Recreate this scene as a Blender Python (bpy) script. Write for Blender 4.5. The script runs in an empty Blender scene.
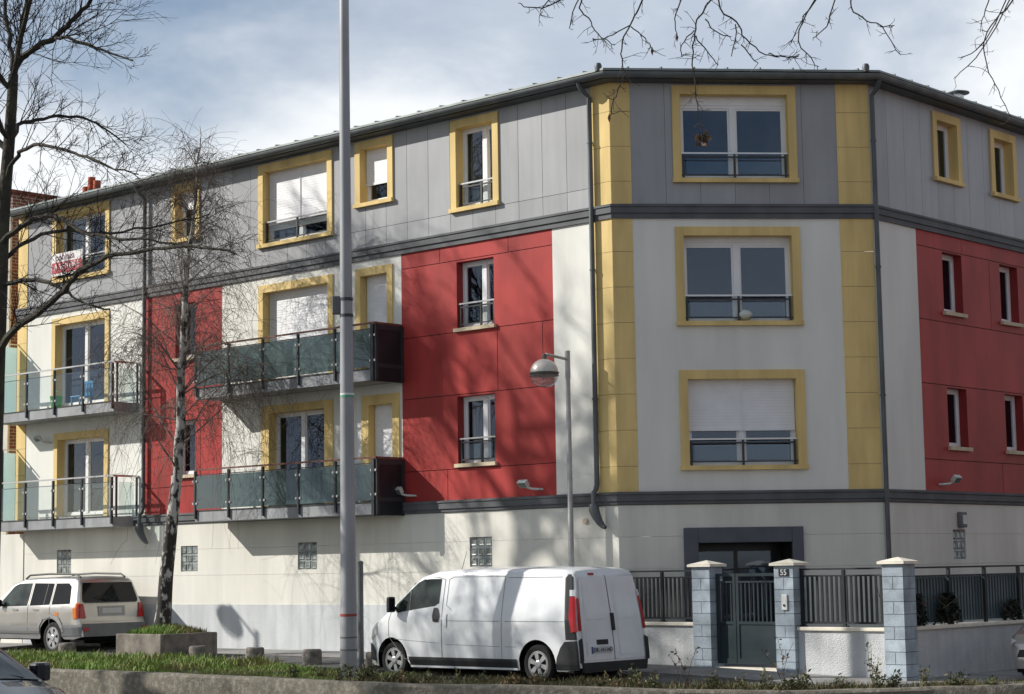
import bpy, bmesh, math, random
from mathutils import Vector, Matrix
R = math.radians
rng = random.Random(7)
C = bpy.context.scene.collection
sc = bpy.context.scene
# ------------------------------------------------------------------ materials
M = {}
def mat(name, col, rough=.7, metal=0., var=.10, scale=3., bump=0., bscale=40., spec=.4, stretch=(1,1,1), col2=None, lo=.35, hi=.65, coat=0., streak=0., tone=False):
    m = bpy.data.materials.new(name); m.use_nodes = True
    nt = m.node_tree; b = nt.nodes['Principled BSDF']
    tc = nt.nodes.new('ShaderNodeTexCoord'); mp = nt.nodes.new('ShaderNodeMapping'); mp.inputs['Scale'].default_value = stretch
    nt.links.new(tc.outputs['Object'], mp.inputs['Vector'])
    n = nt.nodes.new('ShaderNodeTexNoise'); n.inputs['Scale'].default_value = scale; n.inputs['Detail'].default_value = 6
    nt.links.new(mp.outputs[0], n.inputs['Vector'])
    r = nt.nodes.new('ShaderNodeMapRange'); r.inputs[1].default_value = lo; r.inputs[2].default_value = hi
    nt.links.new(n.outputs['Fac'], r.inputs[0])
    mx = nt.nodes.new('ShaderNodeMix'); mx.data_type = 'RGBA'
    c2 = col2 or tuple(min(1, c*(1-2*var)) for c in col)
    c1 = col if col2 else tuple(min(1, c*(1+.5*var)) for c in col)
    mx.inputs[6].default_value = (*c1, 1); mx.inputs[7].default_value = (*c2, 1)
    nt.links.new(r.outputs[0], mx.inputs[0]); out = mx.outputs[2]
    def mul(o, fac):
        m2 = nt.nodes.new('ShaderNodeMix'); m2.data_type = 'RGBA'; m2.blend_type = 'MULTIPLY'; m2.inputs[0].default_value = 1; nt.links.new(o, m2.inputs[6]); nt.links.new(fac, m2.inputs[7]); return m2.outputs[2]
    if streak:   # rain streaks and patches of old dirt on the surface
        p2 = nt.nodes.new('ShaderNodeMapping'); p2.inputs['Scale'].default_value = (5,5,.22); nt.links.new(tc.outputs['Object'], p2.inputs['Vector'])
        n3 = nt.nodes.new('ShaderNodeTexNoise'); n3.inputs['Scale'].default_value = 1.; n3.inputs['Detail'].default_value = 8; n3.inputs['Roughness'].default_value = .65; nt.links.new(p2.outputs[0], n3.inputs['Vector'])
        r3 = nt.nodes.new('ShaderNodeMapRange'); r3.inputs[1].default_value = .45; r3.inputs[2].default_value = .75; r3.inputs[3].default_value = 1; r3.inputs[4].default_value = 1-streak*2; nt.links.new(n3.outputs['Fac'], r3.inputs[0]); out = mul(out, r3.outputs[0])
    if tone:
        at = nt.nodes.new('ShaderNodeAttribute'); at.attribute_name = 'tone'; out = mul(out, at.outputs['Fac'])
    nt.links.new(out, b.inputs['Base Color'])
    b.inputs['Roughness'].default_value = rough; b.inputs['Metallic'].default_value = metal
    b.inputs['Specular IOR Level'].default_value = spec; b.inputs['Coat Weight'].default_value = coat
    if bump:
        n2 = nt.nodes.new('ShaderNodeTexNoise'); n2.inputs['Scale'].default_value = bscale; n2.inputs['Detail'].default_value = 4
        nt.links.new(tc.outputs['Object'], n2.inputs['Vector'])
        bp = nt.nodes.new('ShaderNodeBump'); bp.inputs['Strength'].default_value = bump; bp.inputs['Distance'].default_value = .02
        nt.links.new(n2.outputs['Fac'], bp.inputs['Height']); nt.links.new(bp.outputs[0], b.inputs['Normal'])
    M[name] = m; return m
mat('render_white', (.79,.78,.72), .85, var=.05, scale=1.2, stretch=(1,1,.25), bump=.25, bscale=60, streak=.025)
mat('render_ground', (.76,.74,.665), .85, var=.08, scale=1.0, stretch=(1,1,.3), bump=.2, bscale=50, streak=.04)
mat('plinth_paint', (.585,.605,.615), .8, var=.08, scale=2.5, stretch=(1,1,.3), bump=.3, bscale=50, streak=.08)
mat('grey_panel', (.35,.355,.365), .38, spec=.5, var=.06, scale=1.5, stretch=(1,1,.4), streak=.06, tone=True)
mat('red_panel', (.41,.050,.045), .48, spec=.18, var=.12, scale=1.3, stretch=(1,1,.5), streak=.07, tone=True)
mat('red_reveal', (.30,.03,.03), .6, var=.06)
mat('yellow_render', (.78,.575,.235), .75, var=.09, scale=2, stretch=(1,1,.3), bump=.15, bscale=60, streak=.07)
mat('joint_dark', (.05,.045,.045), .9)
mat('zinc_dark', (.115,.125,.13), .5, .3, var=.12, scale=2)
mat('zinc_light', (.15,.165,.165), .45, .4, var=.12, scale=3)
mat('cornice_grey', (.115,.12,.127), .7, var=.12, scale=2)
mat('roof_zinc', (.26,.29,.28), .5, .3, var=.15, scale=2)
mat('pvc_white', (.82,.82,.82), .35, var=.03)
mat('shutter_white', (.82,.82,.83), .5, var=.03)
mat('stone_sill', (.62,.52,.36), .8, var=.1, scale=6)
mat('rail_dark', (.045,.05,.055), .45, .2, var=.1)
mat('rail_light', (.55,.55,.56), .3, .8, var=.05)
mat('steel', (.62,.62,.63), .3, .9, var=.05)
mat('dark_panel', (.02,.023,.028), .35, .0, var=.2, scale=1.5)
mat('concrete', (.30,.30,.30), .85, var=.15, scale=2.5, bump=.2)
mat('concrete_slab', (.34,.35,.36), .85, var=.15, scale=2.5, stretch=(1,1,.3), bump=.2)
mat('handrail_wood', (.22,.09,.07), .45, var=.15, scale=8)
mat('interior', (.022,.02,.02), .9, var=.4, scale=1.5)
mat('curtain', (.32,.27,.22), .9, var=.25, scale=2, stretch=(8,8,.3))
mat('door_dark', (.02,.02,.024), .3, var=.1)
mat('door_surround', (.10,.11,.125), .6, var=.08)
mat('glass_block', (.30,.34,.32), .12, var=.35, scale=7, spec=.7)
mat('brick_block', (.40,.465,.52), .8, tone=True, var=.16, scale=4, bump=.5, bscale=70)
mat('mortar', (.12,.14,.16), .9)
mat('cap_stone', (.80,.74,.62), .8, var=.06, scale=6, bump=.1)
mat('wall_crepi', (.60,.61,.61), .9, streak=.09, var=.07, scale=2.0, bump=.8, bscale=45)
mat('fence_metal', (.016,.019,.021), .6, .0, var=.08)
mat('gate_metal', (.032,.047,.053), .4, .1, var=.08)  # gate colour darkened to take in the pillar's shadow
mat('fence_sheet', (.085,.12,.135), .45, .0, var=.08, scale=2)
mat('asphalt', (.115,.114,.113), .95, var=.18, scale=2.5, bump=.5, bscale=120)
mat('street_asphalt', (.07,.07,.072), .95, var=.15, scale=.8, bump=.4, bscale=90)
mat('pavement', (.27,.265,.255), .9, var=.15, scale=1.7, bump=.4, bscale=90)
mat('kerb_concrete', (.15,.135,.105), .95, scale=11, col2=(.28,.255,.21), lo=.46, hi=.72, bump=.7, bscale=30)
mat('stump_concrete', (.22,.20,.17), .95, var=.25, scale=9, bump=.6, bscale=40)
mat('planter_concrete', (.27,.235,.20), .95, var=.22, scale=4, bump=.9, bscale=60)
mat('soil', (.06,.045,.03), 1, var=.3, scale=6, bump=.8)
mat('verge_soil', (.055,.06,.03), 1, scale=3, col2=(.07,.05,.03), bump=.8)
mat('grass_green', (.165,.26,.042), .7, scale=.9, col2=(.25,.235,.085), lo=.4, hi=.6)
mat('dry_grass', (.22,.16,.08), .9, var=.3, scale=8)
mat('weed_leaf', (.075,.10,.04), .8, scale=7, col2=(.14,.11,.05))
mat('weed_stem', (.12,.09,.06), .9, var=.3)
mat('shrub_leaf', (.02,.03,.018), .6, var=.4, scale=8)
mat('red_flower', (.35,.03,.04), .7)
mat('bark_dark', (.042,.036,.03), .95, scale=6, col2=(.075,.07,.045), lo=.4, hi=.7, bump=.8, bscale=25)
mat('twig_dark', (.05,.042,.036), .95, var=.3, scale=3)
mat('birch_limb', (.26,.225,.20), .9, scale=9, col2=(.09,.07,.06))
mat('twig_birch', (.17,.135,.11), .95, var=.3, scale=3)
mat('dead_leaf', (.22,.13,.07), .9, var=.3, scale=20)
mat('van_white', (.77,.79,.80), .26, var=.04, scale=2.2, spec=.5, coat=.4, bump=.03, bscale=2.2, streak=.03)
mat('silver_paint', (.47,.455,.43), .30, .65, var=.04, coat=.4)
mat('silver_lower', (.33,.325,.32), .45, .3, var=.05)
mat('grey_trim', (.16,.165,.17), .6, var=.1)
mat('black_plastic', (.022,.023,.025), .55, var=.2)
mat('navy_paint', (.012,.014,.022), .2, .1, var=.1, coat=.6)
mat('under_black', (.008,.008,.008), .9)
mat('tyre', (.018,.018,.018), .85, var=.2, scale=6)
mat('rim', (.62,.63,.65), .3, .7, var=.05)
mat('car_glass', (.010,.011,.012), .07, var=.2, scale=2, spec=.25)
mat('car_glass_green', (.045,.060,.052), .06, var=.4, scale=2.5, spec=.6)
mat('lamp_red', (.45,.012,.015), .18, var=.1, spec=.6)
mat('lamp_orange', (.75,.20,.02), .18, var=.1, spec=.6)
mat('lamp_clear', (.7,.7,.7), .12, var=.1, spec=.7)
mat('plate', (.55,.56,.56), .5, var=.05)
mat('plate_text', (.05,.05,.06), .6)
mat('plate_blue', (.03,.06,.25), .5)
mat('seam', (.16,.165,.17), .8)
mat('mast_grey', (.34,.345,.36), .5, .25, var=.14, scale=2.2, stretch=(1,1,.25))
mat('mast_band_red', (.33,.07,.06), .7)
mat('mast_band_green', (.10,.38,.22), .7)
mat('mast_band_white', (.7,.7,.7), .7)
mat('mast_band_black', (.15,.15,.15), .7)
mat('box_grey', (.14,.145,.15), .6, var=.1)
mat('lamp_pole', (.44,.43,.42), .45, .4, var=.1, scale=4)
mat('lamp_shell', (.60,.56,.50), .4, .2, var=.1)
mat('lamp_shell_dark', (.13,.12,.11), .5, .2)
mat('sign_white', (.78,.76,.75), .6, var=.1, scale=8)
mat('sign_red', (.42,.035,.05), .6, var=.1)
mat('sign_purple', (.16,.02,.06), .6)
mat('flood_white', (.62,.64,.60), .4, var=.1)
mat('flood_glass', (.15,.17,.16), .1, spec=.7)
mat('brick_roof_tile', (.20,.065,.045), .9, var=.3, scale=6)
mat('chimney_red', (.42,.10,.05), .85, var=.2)
mat('neighbour_render', (.62,.58,.50), .85, var=.1, bump=.2)
mat('galv', (.60,.61,.62), .25, .9, var=.08)
mat('bucket_green', (.05,.42,.04), .4)
mat('chair_blue', (.03,.22,.42), .45)
mat('num_black', (.02,.02,.025), .4)
mat('num_white', (.8,.8,.8), .5)
mat('intercom', (.75,.75,.72), .4)
def brick_mat():
    m = bpy.data.materials.new('red_brick'); m.use_nodes = True; nt = m.node_tree; b = nt.nodes['Principled BSDF']
    tc = nt.nodes.new('ShaderNodeTexCoord'); sp = nt.nodes.new('ShaderNodeSeparateXYZ'); ad = nt.nodes.new('ShaderNodeMath'); cb = nt.nodes.new('ShaderNodeCombineXYZ')
    nt.links.new(tc.outputs['Object'], sp.inputs[0]); nt.links.new(sp.outputs[0], ad.inputs[0]); nt.links.new(sp.outputs[1], ad.inputs[1])
    nt.links.new(ad.outputs[0], cb.inputs[0]); nt.links.new(sp.outputs[2], cb.inputs[1])
    br = nt.nodes.new('ShaderNodeTexBrick'); br.inputs['Scale'].default_value = 1.; br.inputs['Brick Width'].default_value = .24; br.inputs['Row Height'].default_value = .085; br.inputs['Mortar Size'].default_value = .012
    br.inputs['Color1'].default_value = (.20,.06,.045,1); br.inputs['Color2'].default_value = (.12,.045,.04,1); br.inputs['Mortar'].default_value = (.3,.27,.23,1)
    nt.links.new(cb.outputs[0], br.inputs['Vector']); nt.links.new(br.outputs['Color'], b.inputs['Base Color']); b.inputs['Roughness'].default_value = .9
    M['red_brick'] = m
brick_mat()
def glass_mat(name, tint, base=.07, frost=0., fcol=(.6,.75,.7)):
    m = bpy.data.materials.new(name); m.use_nodes = True; nt = m.node_tree; nt.nodes.clear()
    o = nt.nodes.new('ShaderNodeOutputMaterial'); t = nt.nodes.new('ShaderNodeBsdfTransparent'); g = nt.nodes.new('ShaderNodeBsdfGlossy')
    t.inputs[0].default_value = (*tint, 1); g.inputs['Roughness'].default_value = .02; g.inputs[0].default_value = (.62,.76,1.,1)
    tc = nt.nodes.new('ShaderNodeTexCoord'); n = nt.nodes.new('ShaderNodeTexNoise'); n.inputs['Scale'].default_value = 1.3
    bp = nt.nodes.new('ShaderNodeBump'); bp.inputs['Strength'].default_value = .03; bp.inputs['Distance'].default_value = .05
    nt.links.new(tc.outputs['Object'], n.inputs['Vector']); nt.links.new(n.outputs['Fac'], bp.inputs['Height']); nt.links.new(bp.outputs[0], g.inputs['Normal'])
    lw = nt.nodes.new('ShaderNodeLayerWeight'); lw.inputs['Blend'].default_value = .5
    f = nt.nodes.new('ShaderNodeMath'); f.operation = 'POWER'; f.inputs[1].default_value = 4.; nt.links.new(lw.outputs['Facing'], f.inputs[0])
    a = nt.nodes.new('ShaderNodeMath'); a.operation = 'ADD'; a.inputs[1].default_value = base; a.use_clamp = True
    nt.links.new(f.outputs[0], a.inputs[0])
    mx = nt.nodes.new('ShaderNodeMixShader'); nt.links.new(a.outputs[0], mx.inputs[0])
    if frost:
        d = nt.nodes.new('ShaderNodeBsdfDiffuse'); d.inputs[0].default_value = (*fcol, 1)
        tl = nt.nodes.new('ShaderNodeBsdfTranslucent'); tl.inputs[0].default_value = (*fcol, 1)
        dm = nt.nodes.new('ShaderNodeMixShader'); dm.inputs[0].default_value = .5; nt.links.new(d.outputs[0], dm.inputs[1]); nt.links.new(tl.outputs[0], dm.inputs[2])
        m2 = nt.nodes.new('ShaderNodeMixShader'); m2.inputs[0].default_value = frost; nt.links.new(t.outputs[0], m2.inputs[1]); nt.links.new(dm.outputs[0], m2.inputs[2]); nt.links.new(m2.outputs[0], mx.inputs[1])
    else: nt.links.new(t.outputs[0], mx.inputs[1])
    nt.links.new(g.outputs[0], mx.inputs[2]); nt.links.new(mx.outputs[0], o.inputs[0]); M[name] = m
glass_mat('window_glass', (.78,.83,.86), .10)
glass_mat('rail_glass', (.86,.91,.90), .06)
glass_mat('tint_glass', (.26,.36,.36), .05, .88, (.15,.205,.20))
glass_mat('frosted_glass', (.75,.88,.85), .05, .88, (.80,.92,.89))
glass_mat('lamp_bowl', (.85,.84,.82), .08, .25, (.7,.68,.64))
def birch_bark():
    m = bpy.data.materials.new('bark_birch'); m.use_nodes = True; nt = m.node_tree; b = nt.nodes['Principled BSDF']
    tc = nt.nodes.new('ShaderNodeTexCoord'); mp = nt.nodes.new('ShaderNodeMapping'); mp.inputs['Scale'].default_value = (1,1,.55)
    n = nt.nodes.new('ShaderNodeTexNoise'); n.inputs['Scale'].default_value = 9; n.inputs['Detail'].default_value = 5
    nt.links.new(tc.outputs['Object'], mp.inputs[0]); nt.links.new(mp.outputs[0], n.inputs['Vector'])
    sp = nt.nodes.new('ShaderNodeSeparateXYZ'); nt.links.new(tc.outputs['Object'], sp.inputs[0])
    mr = nt.nodes.new('ShaderNodeMapRange'); mr.inputs[1].default_value = 0; mr.inputs[2].default_value = 3.0; mr.inputs[3].default_value = .57; mr.inputs[4].default_value = .42   # rough black bark low on the trunk, as birches have
    nt.links.new(sp.outputs[2], mr.inputs[0])
    lt = nt.nodes.new('ShaderNodeMath'); lt.operation = 'SUBTRACT'; nt.links.new(n.outputs['Fac'], lt.inputs[0]); nt.links.new(mr.outputs[0], lt.inputs[1])
    ml = nt.nodes.new('ShaderNodeMath'); ml.operation = 'MULTIPLY'; ml.inputs[1].default_value = 12; ml.use_clamp = True; nt.links.new(lt.outputs[0], ml.inputs[0])
    mx = nt.nodes.new('ShaderNodeMix'); mx.data_type = 'RGBA'; mx.inputs[6].default_value = (.035,.03,.026,1); mx.inputs[7].default_value = (.50,.48,.44,1)
    nt.links.new(ml.outputs[0], mx.inputs[0]); nt.links.new(mx.outputs[2], b.inputs['Base Color']); b.inputs['Roughness'].default_value = .9
    bp = nt.nodes.new('ShaderNodeBump'); bp.inputs['Strength'].default_value = .7; bp.inputs['Distance'].default_value = .03
    nt.links.new(n.outputs['Fac'], bp.inputs['Height']); nt.links.new(bp.outputs[0], b.inputs['Normal']); M['bark_birch'] = m
birch_bark()

# ------------------------------------------------------------------ builders
INV = {}
def thing(name, label, cat, loc=(0,0,0), group=None, kind=None):
    o = bpy.data.objects.new(name, None); C.objects.link(o); o.location = loc; o.empty_display_size = .2
    o['label'] = label; o['category'] = cat
    if group: o['group'] = group
    if kind: o['kind'] = kind
    INV[o.name] = Vector(loc); return o
def part(name, parent):
    o = bpy.data.objects.new(name, None); C.objects.link(o); o.parent = parent; INV[o.name] = INV[parent.name]; return o
def tag(o, label, cat, group=None, kind=None):
    if label: o['label'] = label
    if cat: o['category'] = cat
    if group: o['group'] = group
    if kind: o['kind'] = kind
    return o
def copy_tree(o, parent=None):
    c = o.copy(); C.objects.link(c); c.parent = parent
    for ch in list(o.children): copy_tree(ch, c)
    return c
class MB:
    def __init__(s): s.v = []; s.f = []; s.m = []; s.mi = 0; s.t = {}; s.tn = 1.
    def quad(s, *p):
        n = len(s.v); s.v += [Vector(q) for q in p]; s.t[len(s.f)] = s.tn; s.f.append(tuple(range(n, n+len(p)))); s.m.append(s.mi); return s
    def box(s, x0,x1,y0,y1,z0,z1, F=None):
        F = F or (lambda a,b,c: Vector((a,b,c)))
        n = len(s.v); s.v += [F(x,y,z) for x in (x0,x1) for y in (y0,y1) for z in (z0,z1)]
        for q in ((0,1,3,2),(4,6,7,5),(0,4,5,1),(2,3,7,6),(0,2,6,4),(1,5,7,3)): s.t[len(s.f)] = s.tn; s.f.append(tuple(n+i for i in q)); s.m.append(s.mi)
        return s
    def fbox(s, F, a,b, d0,d1, z0,z1): return s.box(a,b,d0,d1,z0,z1,F)
    def tube(s, pts, r0, r1=None, n=6, cap=True, radii=None):
        pts = [Vector(p) for p in pts]; k = len(pts); r1 = r0 if r1 is None else r1
        t0 = (pts[1]-pts[0]).normalized(); u = t0.orthogonal().normalized(); base = len(s.v)
        for i, p in enumerate(pts):
            t = (pts[min(i+1,k-1)]-pts[max(i-1,0)]).normalized()
            u = (u - t*u.dot(t)); u = u.normalized() if u.length > 1e-6 else t.orthogonal().normalized()
            w = t.cross(u); r = radii[i] if radii else r0+(r1-r0)*i/(k-1)
            for j in range(n):
                a = 2*math.pi*j/n; s.v.append(p+(u*math.cos(a)+w*math.sin(a))*r)
        for i in range(k-1):
            for j in range(n):
                a = base+i*n+j; b = base+i*n+(j+1)%n; s.f.append((a,b,b+n,a+n)); s.m.append(s.mi)
        if cap:
            s.f.append(tuple(base+j for j in reversed(range(n)))); s.m.append(s.mi)
            s.f.append(tuple(base+(k-1)*n+j for j in range(n))); s.m.append(s.mi)
        return s
    def lathe(s, prof, c=(0,0,0), axis='z', n=24):
        base = len(s.v); c = Vector(c)
        for (r, h) in prof:
            for j in range(n):
                a = 2*math.pi*j/n; x, y = r*math.cos(a), r*math.sin(a)
                s.v.append(c + (Vector((x,y,h)) if axis == 'z' else Vector((x,h,y))))
        for i in range(len(prof)-1):
            for j in range(n):
                a = base+i*n+j; b = base+i*n+(j+1)%n
                s.f.append((a,b,b+n,a+n) if axis == 'z' else (a,a+n,b+n,b)); s.m.append(s.mi)
        return s
    def prism(s, poly, h0, h1, F):   # poly in (a,b); F(a,b,h)
        n = len(s.v); k = len(poly)
        s.v += [F(a,b,h0) for a,b in poly]+[F(a,b,h1) for a,b in poly]
        s.f.append(tuple(n+i for i in reversed(range(k)))); s.m.append(s.mi); s.f.append(tuple(n+k+i for i in range(k))); s.m.append(s.mi)
        for i in range(k): j = (i+1)%k; s.f.append((n+i,n+j,n+k+j,n+k+i)); s.m.append(s.mi)
        return s
    def build(s, name, mats, parent=None, smooth=False, recalc=False, bevel=0):
        me = bpy.data.meshes.new(name); off = INV.get(parent.name, Vector()) if parent else Vector()
        me.from_pydata([tuple(v-off) for v in s.v], [], s.f)
        for m in (mats if isinstance(mats, (list,tuple)) else [mats]): me.materials.append(M[m])
        me.polygons.foreach_set('material_index', s.m)
        ta = me.attributes.new('tone','FLOAT','FACE'); ta.data.foreach_set('value',[s.t.get(i,1.) for i in range(len(s.f))])
        if recalc:
            bm = bmesh.new(); bm.from_mesh(me); bmesh.ops.recalc_face_normals(bm, faces=bm.faces); bm.to_mesh(me); bm.free()
        if smooth:
            me.polygons.foreach_set('use_smooth', [True]*len(me.polygons)); me.set_sharp_from_angle(angle=R(42))
        me.update()
        o = bpy.data.objects.new(name, me); C.objects.link(o)
        if parent: o.parent = parent; INV[o.name] = off
        else: INV[o.name] = Vector()
        if bevel:
            b = o.modifiers.new('bevel','BEVEL'); b.width = bevel; b.segments = 2; b.limit_method = 'ANGLE'; b.angle_limit = R(40)
        return o
def text(body, size, m, name, parent, org, ex, ey, ext=.004, align='CENTER'):
    cu = bpy.data.curves.new(name, 'FONT'); cu.body = body; cu.size = size; cu.extrude = ext/2; cu.align_x = align; cu.align_y = 'CENTER'
    o = bpy.data.objects.new(name, cu); me = bpy.data.meshes.new_from_object(o); bpy.data.objects.remove(o)
    ex = Vector(ex); ey = Vector(ey); ez = ex.cross(ey)
    mt = Matrix((ex, ey, ez)).transposed().to_4x4(); mt.translation = Vector(org) - (INV[parent.name] if parent else Vector())
    me.transform(mt); me.materials.clear(); me.materials.append(M[m])
    ob = bpy.data.objects.new(name, me); C.objects.link(ob); ob.parent = parent; INV[ob.name] = INV[parent.name]; return ob
# facade frames (s along the wall to the right seen from outside, d outwards, z up)
P2 = Vector((3.326, 3.627)); LB = P2.length; uB = P2/LB; nB = Vector((uB.y, -uB.x))
FA = lambda s,d,z: Vector((s,-d,z))
FB = lambda s,d,z: Vector((uB.x*s+nB.x*d, uB.y*s+nB.y*d, z))
FC = lambda s,d,z: Vector((P2.x+d, P2.y+s, z))
XL = -19.26; CL = 16.
def zp(x):
    if x <= -6: return .31
    if x <= 2: return .31-(x+6)/8*.11
    if x <= 6: return .20-(x-2)/4*.14
    return max(.0, .06-(x-6)*.01)
def zg(x, y): return zp(x)+.035*max(-4., min(0., y))

def lerp_tab(T, x):
    if x <= T[0][0]: return T[0][1]
    for (a,b),(c,d) in zip(T,T[1:]):
        if x <= c: return b+(d-b)*(x-a)/(c-a) if c > a else d
    return T[-1][1]
# ------------------------------------------------------------------ ground
K = [(-60,-6.9),(-7,-6.9),(.6,-6.0),(5.7,-3.0),(8.4,-.7),(10.5,2.5),(11.5,7),(12,60)]
V = [(-60,-3.1),(-7,-3.1),(.2,-4.0),(5.0,-2.1),(7.7,-.1),(9.7,2.8),(10.6,7),(11,60)]
W0 = [(-60,-1.35),(-7,-1.35),(1.2,-1.35),(5.4,-1.3),(7.0,.6),(8.2,3.2),(8.4,7),(8.5,60)]
W = [(-60,.2),(-7,.2),(0,.2),(4.5,.2),(5.6,.3),(5.6,2.5),(5.6,7),(5.6,60)]
def dens(P, n=(10,10,8,8,6,6,10)):
    out = []
    for (a,b,k) in zip(P, P[1:], n): out += [Vector(a).lerp(Vector(b), i/k) for i in range(k)]
    return out+[Vector(P[-1])]
def strip(name, A, B, m, za, zb, nx=4, noise=0):
    mb = MB(); A = dens(A); B = dens(B); g = []
    for a, b in zip(A, B):
        row = []
        for i in range(nx+1):
            p = a.lerp(b, i/nx); z = zg(p.x,p.y)+za+(zb-za)*i/nx + (noise*rng.uniform(-1,1) if 0 < i < nx else 0)
            mb.v.append(Vector((p.x,p.y,z))); row.append(len(mb.v)-1)
        g.append(row)
    for i in range(len(g)-1):
        for j in range(nx): mb.f.append((g[i][j],g[i+1][j],g[i+1][j+1],g[i][j+1])); mb.m.append(0)
    o = mb.build(name, m, smooth=True, recalc=False); o['kind'] = 'structure'; return o
s_ = MB().quad((-500,-500,-.16),(500,-500,-.16),(500,500,-.16),(-500,500,-.16)).build('street', 'street_asphalt'); s_['kind'] = 'structure'
strip('verge_ground', K, V, 'verge_soil', .075, .03, 6, .012)
strip('parking', V, W0, 'asphalt', 0, 0)
strip('pavement', W0, W, 'pavement', .006, .006)
mb = MB()
for (x0,x1) in ((.02,3),(3,5.6)):
    mb.quad((x0,.2,zp(x0)+.01),(x1,.2,zp(x1)+.01),(x1,30,zp(x1)+.01),(x0,30,zp(x0)+.01))
y_ = mb.build('yard_ground', 'pavement'); y_['kind'] = 'structure'
# concrete kerb wall: profile swept along K
mb = MB(); Kd = dens(K); prof = [(-.02,-.6),(-.02,.06),(.02,.105),(.17,.11),(.20,.07),(.20,-.4)]; prev = None
for i, p in enumerate(Kd):
    t = (Kd[min(i+1,len(Kd)-1)]-Kd[max(i-1,0)]).normalized(); n = Vector((-t.y, t.x)); row = []
    for d, z in prof: q = p+n*d; mb.v.append(Vector((q.x,q.y,zg(p.x,p.y)+z+rng.uniform(-.006,.006)))); row.append(len(mb.v)-1)
    if prev:
        for j in range(len(prof)-1): mb.f.append((prev[j],row[j],row[j+1],prev[j+1])); mb.m.append(0)
    prev = row
k_ = mb.build('kerb', 'kerb_concrete', smooth=True); k_['kind'] = 'structure'

# ------------------------------------------------------------------ the apartment building
bld = thing('apartment_building', 'four storey apartment block with red, grey and white walls and yellow window surrounds', 'building', (-8,4,.2))
def wall(F, s0,s1,z0,z1, holes, mb, sb=(), zb=(), gap=.0, d=0.):
    S = sorted({s0,s1,*[x for x in sb if s0 < x < s1]}); Z = sorted({z0,z1,*[x for x in zb if z0 < x < z1]})
    for a,b in zip(S,S[1:]):
        for c,e in zip(Z,Z[1:]):
            mb.tn = rng.uniform(.90,1.06)
            a2 = a+(gap if a > s0 else 0); b2 = b-(gap if b < s1 else 0); c2 = c+(gap if c > z0 else 0); e2 = e-(gap if e < z1 else 0)
            hs = [h for h in holes if h[0] < b2 and h[1] > a2 and h[2] < e2 and h[3] > c2]
            SS = sorted({a2,b2,*[x for h in hs for x in h[:2] if a2 < x < b2]}); ZZ = sorted({c2,e2,*[x for h in hs for x in h[2:] if c2 < x < e2]})
            for p,q in zip(SS,SS[1:]):
                for u,v in zip(ZZ,ZZ[1:]):
                    mx_,mz_ = (p+q)/2,(u+v)/2
                    if any(h[0] < mx_ < h[1] and h[2] < mz_ < h[3] for h in hs): continue
                    mb.quad(F(p,d,u),F(q,d,u),F(q,d,v),F(p,d,v))
def reveal(F, h, depth, mb, d=0.):
    a,b,c,e = h
    mb.quad(F(a,d,c),F(a,d,e),F(a,-depth,e),F(a,-depth,c)); mb.quad(F(b,d,e),F(b,d,c),F(b,-depth,c),F(b,-depth,e))
    mb.quad(F(a,d,e),F(b,d,e),F(b,-depth,e),F(a,-depth,e)); mb.quad(F(b,d,c),F(a,d,c),F(a,-depth,c),F(b,-depth,c))
def pane_grid(mb, F, a,b,c,e,d): mb.quad(F(a,d,c),F(b,d,c),F(b,d,e),F(a,d,e))
HOLES = {'A':[], 'B':[], 'C':[]}; FR = {'A':FA,'B':FB,'C':FC}
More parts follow.
